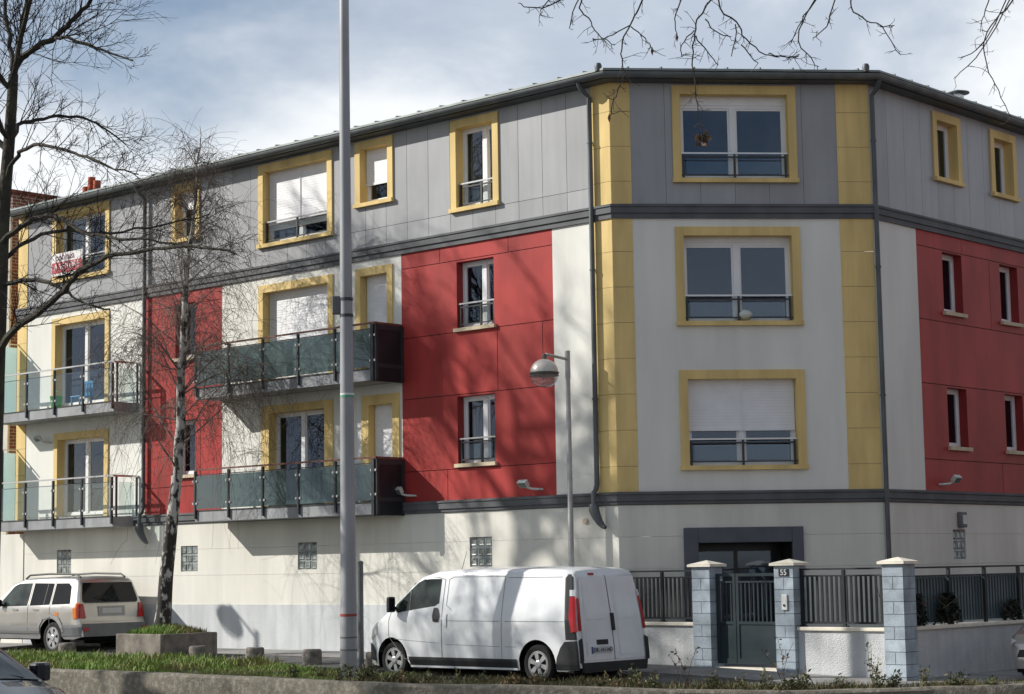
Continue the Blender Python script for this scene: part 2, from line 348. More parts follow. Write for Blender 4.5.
def window(fac, s0,s1,z0,z1, style='yellow', leaves=2, shutter=0., rail=True, inside='interior', split=None, box=0., sw=.155, tw=.165, sill=.05, door=False):
    """outer rectangle of the coloured surround (yellow) or of the opening (red)"""
    F = FR[fac]; w = part('window', bld)
    if style == 'yellow': a,b,c,e = s0+sw, s1-sw, z0+sill, z1-tw
    else: a,b,c,e = s0,s1,z0,z1
    HOLES[fac].append((a,b,c,e)); dep = .27
    if style == 'yellow':
        mb = MB(); pr = .035
        for (p,q,u,v) in ((s0,a,z0,z1),(b,s1,z0,z1),(a,b,e,z1)): 
            mb.quad(F(p,pr,u),F(q,pr,u),F(q,pr,v),F(p,pr,v))
        mb.quad(F(s0,-.01,z0),F(s0,-.01,z1),F(s0,pr,z1),F(s0,pr,z0)); mb.quad(F(s1,pr,z0),F(s1,pr,z1),F(s1,-.01,z1),F(s1,-.01,z0))
        mb.quad(F(s0,pr,z1),F(s0,-.01,z1),F(s1,-.01,z1),F(s1,pr,z1))
        mb.quad(F(s0,pr,z0),F(a,pr,z0),F(a,-.01,z0),F(s0,-.01,z0)); mb.quad(F(b,pr,z0),F(s1,pr,z0),F(s1,-.01,z0),F(b,-.01,z0))
        reveal(F,(a,b,c,e),dep,mb,pr); mb.build('surround','yellow_render',w)
        if not door: MB().fbox(F,s0-.015,s1+.015,-.02,.085,z0-.035,z0+sill-.003).build('sill','yellow_render' if fac != 'B' else 'yellow_render',w)
    else:
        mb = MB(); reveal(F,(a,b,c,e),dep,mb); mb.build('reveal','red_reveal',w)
        MB().fbox(F,a-.05,b+.05,-.10,.07,c-.075,c-.004).build('sill','stone_sill',w)
    mb = MB(); fw = .055; d0,d1 = -.25,-.18; top = e-box
    mb.fbox(F,a,a+fw,d0,d1,c,top); mb.fbox(F,b-fw,b,d0,d1,c,top); mb.fbox(F,a+fw,b-fw,d0,d1,top-fw,top); mb.fbox(F,a+fw,b-fw,d0,d1,c,c+fw)
    mids = [a+(b-a)*(split or .5)] if leaves == 2 else []
    for m_ in mids: mb.fbox(F,m_-.055,m_+.055,d0+.005,d1+.012,c+fw,top-fw)
    mb.build('frame','pvc_white',w)
    if box: MB().fbox(F,a,b,-.26,-.165,top,e).build('shutter_box','pvc_white',w)
    xs = [a+fw]+[x for m_ in mids for x in (m_-.055,m_+.055)]+[b-fw]
    for p,q in zip(xs[::2],xs[1::2]):
        mb = MB(); mb.quad(F(p,-.215,c+fw),F(q,-.215,c+fw),F(q,-.215,top-fw),F(p,-.215,top-fw)); mb.build('pane','window_glass',w)
        sash = MB()
        for (p2,q2,u,v) in ((p,p+.035,c+fw,top-fw),(q-.035,q,c+fw,top-fw),(p+.035,q-.035,c+fw,c+fw+.04),(p+.035,q-.035,top-fw-.04,top-fw)): sash.fbox(F,p2,q2,-.235,-.195,u,v)
        sash.build('sash','pvc_white',w)
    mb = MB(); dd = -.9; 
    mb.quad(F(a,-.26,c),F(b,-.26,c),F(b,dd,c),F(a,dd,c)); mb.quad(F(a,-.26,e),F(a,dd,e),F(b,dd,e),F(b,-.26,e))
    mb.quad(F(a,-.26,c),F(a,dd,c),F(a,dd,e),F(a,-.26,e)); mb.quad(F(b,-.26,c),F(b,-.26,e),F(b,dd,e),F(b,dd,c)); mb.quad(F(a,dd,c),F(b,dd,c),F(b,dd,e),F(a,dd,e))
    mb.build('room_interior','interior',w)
    if inside == 'curtain':
        for (p,q) in ((a+fw,a+(b-a)*.34),(b-(b-a)*.30,b-fw)):
            mb = MB(); n = 14; pts = [(p+(q-p)*i/n, -.36+.025*math.sin(i*2.3)) for i in range(n+1)]
            for (x,d),(x2,d2) in zip(pts,pts[1:]): mb.quad(F(x,d,c+.02),F(x2,d2,c+.02),F(x2,d2,e-.05),F(x,d,e-.05))
            mb.build('curtain','curtain',w,smooth=True)
    if shutter:
        zb_ = e-(e-c)*shutter; nsl = max(4,int((e-zb_)/.055))
        segs = [(a+.012,(mids[0]-.012)),((mids[0]+.012),b-.012)] if mids and leaves == 2 else [(a+.012,b-.012)]
        for p,q in segs:
            mb = MB()
            for i in range(nsl):
                u = zb_+(e-zb_)*i/nsl; v = zb_+(e-zb_)*(i+1)/nsl
                mb.quad(F(p,-.150,u),F(q,-.150,u),F(q,-.1525,v-.004),F(p,-.1525,v-.004)); mb.quad(F(p,-.1525,v-.004),F(q,-.1525,v-.004),F(q,-.150,v),F(p,-.150,v))
            mb.fbox(F,p,q,-.165,-.14,zb_-.05,zb_)
            mb.build('shutter','shutter_white',w)
        if mids: MB().fbox(F,mids[0]-.012,mids[0]+.012,-.165,-.135,zb_-.05,e).build('shutter_guide','pvc_white',w)
    if rail:
        h = .50; mb = MB(); mb.fbox(F,a-.0,b+.0,-.075,-.03,c+h-.03,c+h); mb.build('rail_bar','rail_light',w)
        mb = MB(); mb.fbox(F,a,b,-.07,-.045,c+.06,c+.085); mb.fbox(F,a+.04,b-.04,-.07,-.045,c+h-.10,c+h-.07)
        for x in [a+.05]+mids+[b-.05]: mb.fbox(F,x-.02,x+.02,-.075,-.04,c+.0,c+h-.031)
        mb.build('rail_frame','rail_dark',w)
        xs = [a+.05]+mids+[b-.05]
        for p,q in zip(xs,xs[1:]):
            mb = MB(); mb.quad(F(p+.06,-.058,c+.10),F(q-.06,-.058,c+.10),F(q-.06,-.058,c+h-.12),F(p+.06,-.058,c+h-.12)); mb.build('rail_glass','rail_glass',w)
    return w
# facade A : third floor
window('A',-17.77,-15.44,9.12,10.85,inside='curtain')
window('A',-13.06,-12.03,9.52,10.86,leaves=1,shutter=.35,rail=False)
window('A',-9.98,-7.59,9.03,10.85,shutter=.78)
window('A',-6.88,-5.75,9.50,10.86,leaves=1,shutter=.62,rail=False)
window('A',-4.10,-2.80,9.02,10.85,leaves=2,split=.62,inside='curtain')
# second floor
window('A',-17.76,-15.42,5.98,8.20,rail=False,door=True,inside='interior')
window('A',-12.92,-12.19,6.82,8.07,style='red',leaves=1,rail=False)
window('A',-9.98,-7.58,5.98,8.17,rail=False,door=True,shutter=.93,leaves=1)
window('A',-6.89,-5.79,5.98,8.18,rail=False,door=True,shutter=.93,leaves=1)
window('A',-3.99,-2.99,6.67,7.99,style='red',split=.6)
# first floor
window('A',-17.62,-15.42,3.32,5.38,rail=False,door=True)
window('A',-12.92,-12.19,4.16,5.40,style='red',leaves=1,rail=False)
window('A',-9.89,-7.60,3.32,5.52,rail=False,door=True,leaves=2,sw=.26)
window('A',-6.72,-5.62,3.32,5.52,rail=False,door=True,shutter=.95,leaves=1,sw=.2,tw=.2)
window('A',-4.01,-3.01,4.00,5.32,style='red',split=.6,inside='curtain')
# facade B
window('B',1.17,3.52,9.05,10.86,box=.17)
window('B',1.17,3.52,6.37,8.185,box=.10)
window('B',1.18,3.52,3.71,5.515,shutter=.565)
# facade C
for s in (2.32,4.64):
    window('C',s,s+1.10,9.43,10.80,leaves=1,rail=False,inside='curtain' if s < 3 else 'interior')
    window('C',s+.20,s+.96,6.82,8.00,style='red',leaves=1,rail=False)
    window('C',s+.18,s+.94,4.17,5.32,style='red',leaves=1,rail=False)
HA,HB,HC = HOLES['A'],HOLES['B'],HOLES['C']
# door opening in B
HB.append((1.45,3.19,.05,2.35))
# glass block openings
GBA = [(-17.48,-16.89),(-12.69,-12.09),(-8.74,-8.14),(-3.73,-3.14)]; GZ = (1.99,2.56)
for g in GBA: HA.append((*g,*GZ))
HC.append((2.50,2.99,*GZ))
mb = MB(); BZ = (1.90,2.48)
wall(FA,-18.86,0,1.26,3.1,HA,mb,zb=BZ,gap=.0018); wall(FB,0,LB,0,3.1,HB,mb,zb=(.66,1.26)+BZ,gap=.0018); wall(FC,0,CL,0,3.1,HC,mb,zb=(.66,1.26)+BZ,gap=.0018)
for h in [(*g,*GZ) for g in GBA]: reveal(FA,h,.05,mb)
reveal(FC,(2.50,2.99,*GZ),.05,mb)
mb.build('ground_floor_wall','render_ground',bld)
mb = MB(); wall(FA,-18.86,0,0,1.26,[],mb,d=.012); mb.quad(FA(-18.86,0,1.26),FA(-18.86,.012,1.26),FA(0,.012,1.26),FA(0,0,1.26)); mb.build('plinth','plinth_paint',bld)
mb = MB(); mb.fbox(FA,-19.86,-18.875,-.6,.02,0,2.98); mb.build('wall_pier','render_ground',bld)
for F,a,b,H in ((FA,-18.85,-14.02,HA),(FA,-11.25,-5.55,HA),(FA,-1.47,-.45,HA),(FB,.38,4.29,HB),(FC,.0,1.55,HC),(FC,7.3,CL,HC)):
    mb = MB(); wall(F,a,b,3.1,8.5,H,mb); mb.build('white_wall','render_white',bld)
# dark backing behind panel joints
mb = MB()
for F,a,b,H in ((FA,-14.02,-11.25,HA),(FA,-5.55,-1.47,HA)): wall(F,a,b,3.1,8.5,H,mb,d=-.018)
wall(FC,1.55,7.3,3.1,8.5,HC,mb,d=-.018); wall(FA,-18.85,-.45,8.5,11.15,HA,mb,d=-.018); wall(FB,.38,4.29,8.5,11.15,HB,mb,d=-.018); wall(FC,0,CL,8.5,11.15,HC,mb,d=-.018)
mb.build('panel_backing','joint_dark',bld)
ZR = (3.90,5.36,6.60,8.03)
for F,a,b,H,sbs in ((FA,-14.02,-11.25,HA,((),(-12.0,),(-12.9,),(),(-12.5,))),(FA,-5.55,-1.47,HA,((-4.3,),(),(-2.92,-1.75),(),(-4.45,-2.6))),(FC,1.55,7.3,HC,((4.6,),(),(),(4.4,),(3.3,6.1)))):
    mb = MB(); ze = (3.1,)+ZR+(8.5,)
    for i in range(5): wall(F,a,b,ze[i]+(.007 if i else 0),ze[i+1]-(.007 if i < 4 else 0),H,mb,sb=sbs[i],gap=.007)
    o = mb.build('red_panel','red_panel',bld)
mb = MB(); wall(FA,-18.85,-.45,8.5,11.15,HA,mb,sb=[-18.85+.613*i for i in range(1,31)],zb=(8.98,),gap=.004); mb.build('grey_cladding','grey_panel',bld)
mb = MB(); wall(FB,.38,4.29,8.5,11.15,HB,mb,sb=[.38+.65*i for i in range(1,6)],gap=.003); mb.build('grey_cladding','grey_panel',bld)
mb = MB(); wall(FC,0,CL,8.5,11.15,HC,mb,sb=[.62*i for i in range(1,26)],gap=.003); mb.build('grey_cladding','grey_panel',bld)
# corner pilasters
ZJ = [3.1+.66*i for i in range(1,12)]
mb = MB(); wall(FA,-.45,0,3.1,11.15,[],mb,zb=ZJ,gap=.003,d=.012); wall(FB,0,.38,3.1,11.15,[],mb,zb=ZJ,gap=.003,d=.012)
mb.quad(FA(0,.012,3.1),FB(0,.012,3.1),FB(0,.012,11.15),FA(0,.012,11.15)); mb.quad(FA(-.45,-.02,3.1),FA(-.45,.012,3.1),FA(-.45,.012,11.15),FA(-.45,-.02,11.15)); mb.quad(FB(.38,.012,3.1),FB(.38,-.02,3.1),FB(.38,-.02,11.15),FB(.38,.012,11.15)); mb.build('corner_pilaster','yellow_render',bld)
mb = MB(); wall(FB,4.29,LB,3.1,11.15,[],mb,zb=ZJ,gap=.003,d=.012); mb.quad(FB(4.29,-.02,3.1),FB(4.29,.012,3.1),FB(4.29,.012,11.15),FB(4.29,-.02,11.15)); mb.build('corner_pilaster','yellow_render',bld)
mb = MB(); wall(FA,XL,-18.85,3.1,11.15,[],mb,zb=ZJ,gap=.003,d=.012); mb.quad((XL,8,3.1),(XL,-.012,3.1),(XL,-.012,11.15),(XL,8,11.15)); mb.build('corner_pilaster','yellow_render',bld)
# hidden sides of the block
mb = MB(); mb.quad((XL,10.5,0),(XL,8,0),(XL,8,11.3),(XL,10.5,11.3)); mb.quad((-18.86,9,0),(-18.86,.0,0),(-18.86,.0,3.1),(-18.86,9,3.1)); mb.quad((P2.x,P2.y+CL,0),(-7.5,P2.y+CL,0),(-7.5,P2.y+CL,11.3),(P2.x,P2.y+CL,11.3)); mb.quad((-7.5,P2.y+CL,0),(-7.5,10.5,0),(-7.5,10.5,11.3),(-7.5,P2.y+CL,11.3)); mb.quad((-7.5,10.5,0),(XL,10.5,0),(XL,10.5,11.3),(-7.5,10.5,11.3)); mb.build('rear_wall','render_white',bld)
def sweep(prof, mb, ends=(XL-.0, P2.y+CL)):
    nA = Vector((0,-1)); nC = Vector((1,0))
    pts = [Vector((ends[0],0)), Vector((0,0)), P2, Vector((P2.x,ends[1]))]
    ms = [nA, (nA+nB)/(1+nA.dot(nB)), (nB+nC)/(1+nB.dot(nC)), nC]; rows = []
    for p,m_ in zip(pts,ms):
        row = []
        for d,z in prof: q = p+m_*d; mb.v.append(Vector((q.x,q.y,z))); row.append(len(mb.v)-1)
        rows.append(row)
    for a,b in zip(rows,rows[1:]):
        for j in range(len(prof)-1): mb.f.append((a[j],b[j],b[j+1],a[j+1])); mb.m.append(mb.mi)
    for r,rev in ((rows[0],False),(rows[-1],True)): mb.f.append(tuple(r if not rev else reversed(r))); mb.m.append(mb.mi)
    return mb
sweep([(0,8.34),(.04,8.34),(.04,8.43),(.07,8.44),(.07,8.54),(.09,8.56),(.09,8.60),(.0,8.62)],MB()).build('cornice','cornice_grey',bld)
sweep([(0,3.05),(.04,3.07),(.04,3.12),(.07,3.13),(.07,3.23),(.09,3.25),(.09,3.28),(.0,3.30)],MB()).build('cornice','cornice_grey',bld)
# eaves, gutter and roof
sweep([(.0,10.90),(.24,10.92),(.24,11.05),(0,11.05)],MB()).build('eaves_board','zinc_dark',bld)
sweep([(.24,10.95),(.30,10.925),(.35,10.935),(.375,10.97),(.38,11.03),(.36,11.035),(.26,11.02)],MB(),(XL-.15,P2.y+CL)).build('gutter','zinc_light',bld,smooth=True)
mb = MB(); sweep([(.26,11.045),(.36,11.055),(.36,11.095),(.33,11.105),(-2.2,11.50)],mb,(XL-.12,P2.y+CL))
for s in [XL+.3+.62*i for i in range(31)]: mb.box(0,.03,0,1,0,1,lambda u,v,w,s=s: Vector((s+u, -(.36-v*2.3), 11.095+v*.35+w*.03)))
for s in [.3+.62*i for i in range(8)]: mb.box(0,.03,0,1,0,1,lambda u,v,w,s=s: FB(s+u, .36-v*1.4, 11.095+v*.255+w*.03))
for s in [.4+.62*i for i in range(24)]: mb.box(0,.03,0,1,0,1,lambda u,v,w,s=s: Vector((P2.x+.36-v*2.3, P2.y+s+u, 11.095+v*.35+w*.03)))
mb.quad((XL,2.2,11.50),(-.9,2.2,11.50),(-.9,10.5,11.50),(XL,10.5,11.50)); mb.quad((-.9,2.2,11.50),(-.95,2.2,11.50),(1.1,4.5,11.50),(-.9,4.5,11.50)); mb.quad((-7.5,10.5,11.50),(-.9,10.5,11.50),(-.9,P2.y+CL,11.50),(-7.5,P2.y+CL,11.50)); mb.quad((-.9,4.5,11.50),(1.126,4.5,11.50),(1.126,P2.y+CL,11.50),(-.9,P2.y+CL,11.50))
roof = mb.build('roof','roof_zinc',bld)
for p in (FA(.02,.33,11.09), FB(LB-.12,.35,11.09)):
    MB().lathe([(.0,.13),(.05,.12),(.07,.07),(.06,.0),(.06,-.03)],p,n=12).build('hip_cap','zinc_dark',roof,smooth=True)
# downpipes
def downpipe(F, s, zbot, elbow=True, out=.085):
    pts = [F(s-.08,.31,10.97),F(s-.07,.28,10.88),F(s-.03,.20,10.77),F(s,out,10.68),F(s,out,9.6),F(s,out,8.8),F(s,out,6),F(s,out,3.45)]+([F(s,out+.04,3.34),F(s,out+.10,3.30),F(s,out+.10,3.02)] if zbot > 1 else [F(s,out,3.1)])
    if zbot < 1: pts += [F(s,out,2.9),F(s,out,zbot)]
    p_ = MB().tube(pts,.046,n=10).build('downpipe','zinc_dark',bld,smooth=True)
    if zbot > 1:
        MB().tube([F(s,out+.10,3.08),F(s+.01,out+.11,2.98),F(s+.06,out+.10,2.86),F(s+.11,out+.07,2.75),F(s+.17,out+.05,2.68),F(s+.23,out+.06,2.66)],.085,.05,10,radii=[.085,.10,.085,.068,.05,.038]).build('spout','zinc_dark',p_,smooth=True)
    for z in (9.8,7.4,5.0): MB().tube([F(s,out,z),F(s,out,z+.04)],.056,n=10).build('pipe_bracket','zinc_dark',p_,smooth=True)
downpipe(FA,-.42,3); downpipe(FA,-13.98,3); downpipe(FC,.0,.05)
# entrance door
dr = part('entrance_door',bld)
mb = MB(); mb.fbox(FB,1.19,1.45,-.05,.06,.1,2.63); mb.fbox(FB,3.19,3.40,-.05,.06,.1,2.63); mb.fbox(FB,1.45,3.19,-.05,.06,2.35,2.63); mb.build('door_surround','door_surround',dr,bevel=.012)
mb = MB(); reveal(FB,(1.45,3.19,.1,2.35),.9,mb); mb.build('porch','interior',dr)
mb = MB(); mb.fbox(FB,1.45,3.19,-.95,-.88,.1,2.35); mb.build('door_frame','door_dark',dr)
for a,b in ((1.55,2.28),(2.36,3.09)): MB().quad(FB(a,-.875,.35),FB(b,-.875,.35),FB(b,-.875,2.2),FB(a,-.875,2.2)).build('door_pane','window_glass',dr)
MB().tube([FB(2.28,-.86,1.0),FB(2.28,-.83,1.02),FB(2.28,-.83,1.35),FB(2.28,-.86,1.37)],.015,n=8).build('door_handle','steel',dr)
# glass block windows
def glass_blocks(F,a,b):
    w = part('glass_block_window',bld); z0,z1 = GZ; mb = MB()
    mb.fbox(F,a,b,-.06,-.03,z0,z1); mb.build('mortar_grid','concrete_slab',w)
    n = 3; g = .010; st = (b-a)/n; sz = (z1-z0)/n
    for i in range(n):
        for j in range(n):
            x0,x1,u,v = a+st*i+g,a+st*(i+1)-g,z0+sz*j+g,z0+sz*(j+1)-g; mb = MB(); c_ = F((x0+x1)/2,-.018,(u+v)/2); k=.025
            o = [F(x0,-.03,u),F(x1,-.03,u),F(x1,-.03,v),F(x0,-.03,v)]; q = [F(x0+k,-.014,u+k),F(x1-k,-.014,u+k),F(x1-k,-.014,v-k),F(x0+k,-.014,v-k)]
            for t in range(4): mb.quad(o[t],o[(t+1)%4],q[(t+1)%4],q[t])
            q2 = [p.lerp(c_,.35)-F(0,.006,0)+F(0,0,0) for p in q]
            for t in range(4): mb.quad(q[t],q[(t+1)%4],q2[(t+1)%4],q2[t])
            mb.quad(*q2); mb.build('glass_block','glass_block',w)
for a,b in GBA: glass_blocks(FA,a,b)
glass_blocks(FC,2.50,2.99)
MB().tube([FA(-.77,0,2.79),FA(-.77,.03,2.79)],.055,n=14).build('wall_vent','stone_sill',bld,smooth=True)
# balconies
def balcony(s0,s1,zs0,zs1,zr,dep,posts,tinted,zg0,zg1):
    b = part('balcony',bld)
    MB().fbox(FA,s0,s1,.0 if zs0 > 4 else .14,dep,zs0,zs1).build('slab','concrete_slab',b)
    mb = MB(); rr = 'handrail_wood' if tinted else 'steel'
    mb.fbox(FA,s0-.02,s1+.02,dep-.035,dep+.03,zr-.032,zr); mb.fbox(FA,s1-.045,s1+.02,0,dep-.035,zr-.045,zr); mb.build('handrail',rr,b)
    mb = MB(); mb.fbox(FA,s0,s1,dep-.01,dep+.012,zr-.14 if tinted else zr-.17,zr-.12 if tinted else zr-.155); mb.fbox(FA,s0,s1,dep-.01,dep+.012,zg0-.05,zg0-.025); mb.build('lower_rail','rail_dark',b)
    for x in posts: 
        p_ = MB().fbox(FA,x-.022,x+.022,dep+.0,dep+.055,zs0+.06,zr-.046).build('post','rail_dark',b)
        for z in (zg0+.12,zg1-.12):
            for sx in (-1,1): MB().tube([FA(x+sx*.06,dep+.03,z),FA(x+sx*.06,dep+.055,z)],.026,n=10).build('glass_clamp','steel',p_)
    for p,q in zip(posts,posts[1:]):
        if q-p > .2: MB().quad(FA(p+.035,dep+.035,zg0),FA(q-.035,dep+.035,zg0),FA(q-.035,dep+.035,zg1),FA(p+.035,dep+.035,zg1)).build('glass_panel','tint_glass' if tinted else 'rail_glass',b)
    return b
PR = [-11.20+1.124*i for i in range(6)]
for k,(za,zb_,zr) in enumerate(((5.73,5.96,6.90),(3.06,3.29,4.20))):
    b = balcony(-11.24,-5.55,za,zb_,zr,.75,PR,True,zb_+.04,zr-.15)
    mb = MB(); mb.fbox(FA,-5.56,-5.50,.02,.79,za-.03,zr-.05); mb.build('end_panel','dark_panel',b)
    mb = MB(); mb.fbox(FA,-5.50,-5.485,.02,.09,za,zr-.06); mb.fbox(FA,-5.50,-5.485,.72,.79,za,zr-.06); mb.fbox(FA,-5.50,-5.485,.09,.72,zr-.16,zr-.06); mb.fbox(FA,-5.50,-5.485,.09,.72,za+.25,za+.33); mb.build('end_panel_frame','rail_dark',b)
    MB().fbox(FA,-5.63,-5.55,.79,.815,za-.03,zr-.05).build('corner_post','rail_dark',b)
PL = [-18.9,-17.75,-16.6,-15.45,-14.30]
for za,zb_,zr in ((5.68,5.90,6.85),(3.04,3.26,4.22)):
    b = balcony(-19.2,-14.27,za,zb_,zr,.70,PL,False,zb_+.05,zr-.16)
    for y in (.62,.05):
        MB().fbox(FA,-14.29,-14.25,y-.02,y+.02,zb_,zr-.046).build('post','rail_dark',b)
    MB().fbox(FA,-14.275,-14.265,.12,.55,zb_+.05,zr-.16).build('glass_panel','rail_glass',b)
    # frosted privacy screen at the far end
    MB().fbox(FA,-19.215,-19.205,.06,.40,zb_+.05,zb_+1.72).build('privacy_screen','frosted_glass',b)
    MB().fbox(FA,-19.23,-19.19,.41,.45,zb_,zb_+1.78).build('post','rail_dark',b)
    MB().fbox(FA,-19.215,-19.205,.46,.68,zb_+.05,zb_+1.72).build('privacy_screen','frosted_glass',b)
    MB().fbox(FA,-19.225,-19.195,.0,.70,zb_+1.785,zb_+1.81).build('screen_rail','steel',b)
# items attached to or standing on the building
t = thing('for_sale_sign','white and red for sale board hung on the railing of the top left window','sign',(-17.1,-.05,9.3))
def obj_FA(s,d,z): return FA(s,d,z)
b_ = MB().fbox(FA,-17.74,-16.46,.045,.065,9.25,9.80).build('board','sign_white',t)
MB().fbox(FA,-17.72,-16.48,.065,.070,9.31,9.58).build('red_band','sign_red',t)
text('ophinéa',.25,'sign_purple','lettering',t,FA(-17.18,.068,9.70),(1,0,0),(0,0,1))
text('A VENDRE',.225,'sign_white','lettering',t,FA(-17.10,.073,9.46),(1,0,0),(0,0,1))
def flood(F,s,z,ang,label,flip=1):
    p = F(s,0,z); t = thing('floodlight',label,'floodlight',p,'white floodlights on the facade')
    MB().lathe([(0,.0),(.05,.0),(.05,.03),(.0,.03)],p+Vector((0,0,-.015)),n=12).build('base','flood_white',t,smooth=True)
    MB().tube([F(s,.0,z),F(s,.06,z),F(s-.13*flip,.12,z+.01),F(s-.24*flip,.17,z+.05)],.022,n=8).build('arm','flood_white',t)
    ax = (F(s-.30*flip,.20,z+.09)-F(s-.24*flip,.17,z+.05)).normalized(); c = F(s-.27*flip,.2,z+.11)
    u = (F(s,1,z)-F(s,0,z)).normalized()*.75+Vector((0,0,-.65)); u.normalize(); v = u.cross(F(s+1,0,z)-F(s,0,z)).normalized(); w = u.cross(v)
    G = lambda a,b_,h: c+w*a+v*b_+u*h
    mb = MB(); mb.prism([(-.10,-.07),(.10,-.07),(.115,.07),(-.115,.07)],-.04,.05,G); mb.build('housing','flood_white',t,bevel=.012)
    MB().prism([(-.085,-.055),(.085,-.055),(.095,.055),(-.095,.055)],.052,.056,G).build('lens','flood_glass',t)
flood(FA,-5.22,3.42,0,'white floodlight on the red wall right beside the dark end of the lower balcony')
flood(FA,-1.85,3.42,0,'white floodlight low on the red wall beside the globe street lamp',1)
flood(FC,2.08,3.42,0,'white floodlight low on the shaded red wall at the right',-1)
flood(FA,-17.75,5.17,0,'white floodlight under the upper balcony at the far left of the building',1)
t = thing('wall_box','small grey wall lamp box above the glass blocks on the right side','box',FC(2.8,0,2.6))
MB().fbox(FC,2.68,2.93,0,.09,2.60,2.90).build('housing','grey_trim',t,bevel=.02); MB().fbox(FC,2.73,2.88,.09,.11,2.66,2.84).build('cover','flood_white',t,bevel=.015)
def vent(x,y,z,h,r,label):
    t = thing('roof_vent',label,'vent',(x,y,z)); MB().lathe([(r,0),(r,h)],(x,y,z),n=18).build('pipe','galv',t,smooth=True)
    MB().lathe([(0,h+.14),(r*1.9,h+.07),(r*1.9,h+.05),(r*.4,h+.05)],(x,y,z),n=18).build('cowl','zinc_dark' ,t,smooth=True)
    MB().lathe([(r*.8,h),(r*.8,h+.06)],(x,y,z),n=12).build('neck','galv',t,smooth=True)
vent(2.35,P2.y+5.2,11.30,.46,.13,'tall shiny metal vent pipe on the roof at the right')
vent(2.45,P2.y+5.75,11.28,.22,.11,'short dark cowled vent on the roof at the right')
t = thing('bucket','bright green bucket on the upper left balcony','bucket',FA(-16.95,.42,5.91))
MB().lathe([(0,0),(.12,0),(.16,.30),(.17,.31),(.15,.31),(.11,.03)],FA(-16.95,.42,5.91),n=20).build('tub','bucket_green',t,smooth=True)
MB().tube([FA(-16.95+.165*math.cos(a),.42,6.2+.14*math.sin(a)) for a in [math.pi*i/8 for i in range(9)]],.008,n=6).build('handle','bucket_green',t)
t = thing('garden_chair','small blue plastic chair on the upper left balcony','chair',FA(-16.0,.4,5.91))
MB().fbox(FA,-16.2,-15.82,.2,.56,6.13,6.165).build('seat','chair_blue',t,bevel=.01)
mb = MB()
for i in range(4): mb.fbox(FA,-16.2+.107*i,-16.2+.107*i+.06,.16,.19,6.17,6.48)
mb.fbox(FA,-16.2,-15.82,.16,.195,6.48,6.54); mb.build('backrest','chair_blue',t)
for sx in (-16.18,-15.86):
    for d in (.2,.52): MB().fbox(FA,sx,sx+.035,d,d+.035,5.905,6.13).build('leg','chair_blue',t)

t = thing('cloth_bundle','small white bundle lying behind the railing of the middle corner window','bundle',FB(2.38,.0,6.45))
bm_ = MB(); bm_.lathe([(.0,.0)]+[(.15*math.sin(R(a))*(1+.12*math.sin(a*.21)),.10-.10*math.cos(R(a))) for a in range(15,180,15)]+[(.0,.2)],FB(2.46,-.13,6.45),n=14); bm_.build('cloth','flood_white',t,smooth=True)
# ------------------------------------------------------------------ neighbour
t = thing('brick_building','old red brick building with beige front behind the left end of the block','building',(-26,6,.2))
MB().box(-33,-20.80,.8,13,.1,11.92).build('wall','red_brick',t)
MB().box(-33,-20.795,.74,.797,.1,11.50).build('front_wall','neighbour_render',t)
MB().box(-33,-20.75,.70,13.05,11.921,12.0).build('roof_edge','brick_roof_tile',t)
c_ = MB().box(-28.5,-27.2,7.6,9.0,11.7,13.58).build('chimney','red_brick',t)
for i,(x,h) in enumerate(((-28.15,.58),(-27.86,.85),(-27.58,.70))): MB().lathe([(.13,0),(.115,h),(.08,h),(.08,h-.2)],(x,8.3,13.58),n=14).build('chimney_pot','chimney_red',c_,smooth=True)
MB().fbox(FA,-24,-22.4,-.74,-.70,.2,2.6).build('door','door_dark',t)
for z in (4.2,7.2):
    w = MB().fbox(FA,-23.6,-22.4,-.74,-.70,z,z+1.5).build('window','pvc_white',t); MB().fbox(FA,-23.5,-22.5,-.70,-.695,z+.1,z+1.4).build('pane','car_glass',w)

t = thing('light_block_house','plain brick house added across the side street to block skylight, beyond the right edge','house',(28,12,0))  # unseen house added to keep skylight off the side facade
MB().box(24,34,-6,34,-.1,10.5).build('wall','red_brick',t); mb = MB(); mb.quad((23.6,-6.4,10.4),(34.4,-6.4,10.4),(29,-6.4,13.5)); mb.quad((23.6,-6.4,10.4),(29,-6.4,13.5),(29,34.4,13.5),(23.6,34.4,10.4)); mb.quad((29,-6.4,13.5),(34.4,-6.4,10.4),(34.4,34.4,10.4),(29,34.4,13.5)); mb.build('roof','brick_roof_tile',t)
for fz in (1.0,4.2,7.3):
    for fy in range(8): w = MB().box(23.96,24.0,-4+4.6*fy,-2.7+4.6*fy,fz,fz+1.6).build('window','pvc_white',t); MB().box(23.94,23.96,-3.9+4.6*fy,-2.8+4.6*fy,fz+.1,fz+1.5).build('pane','car_glass',w)

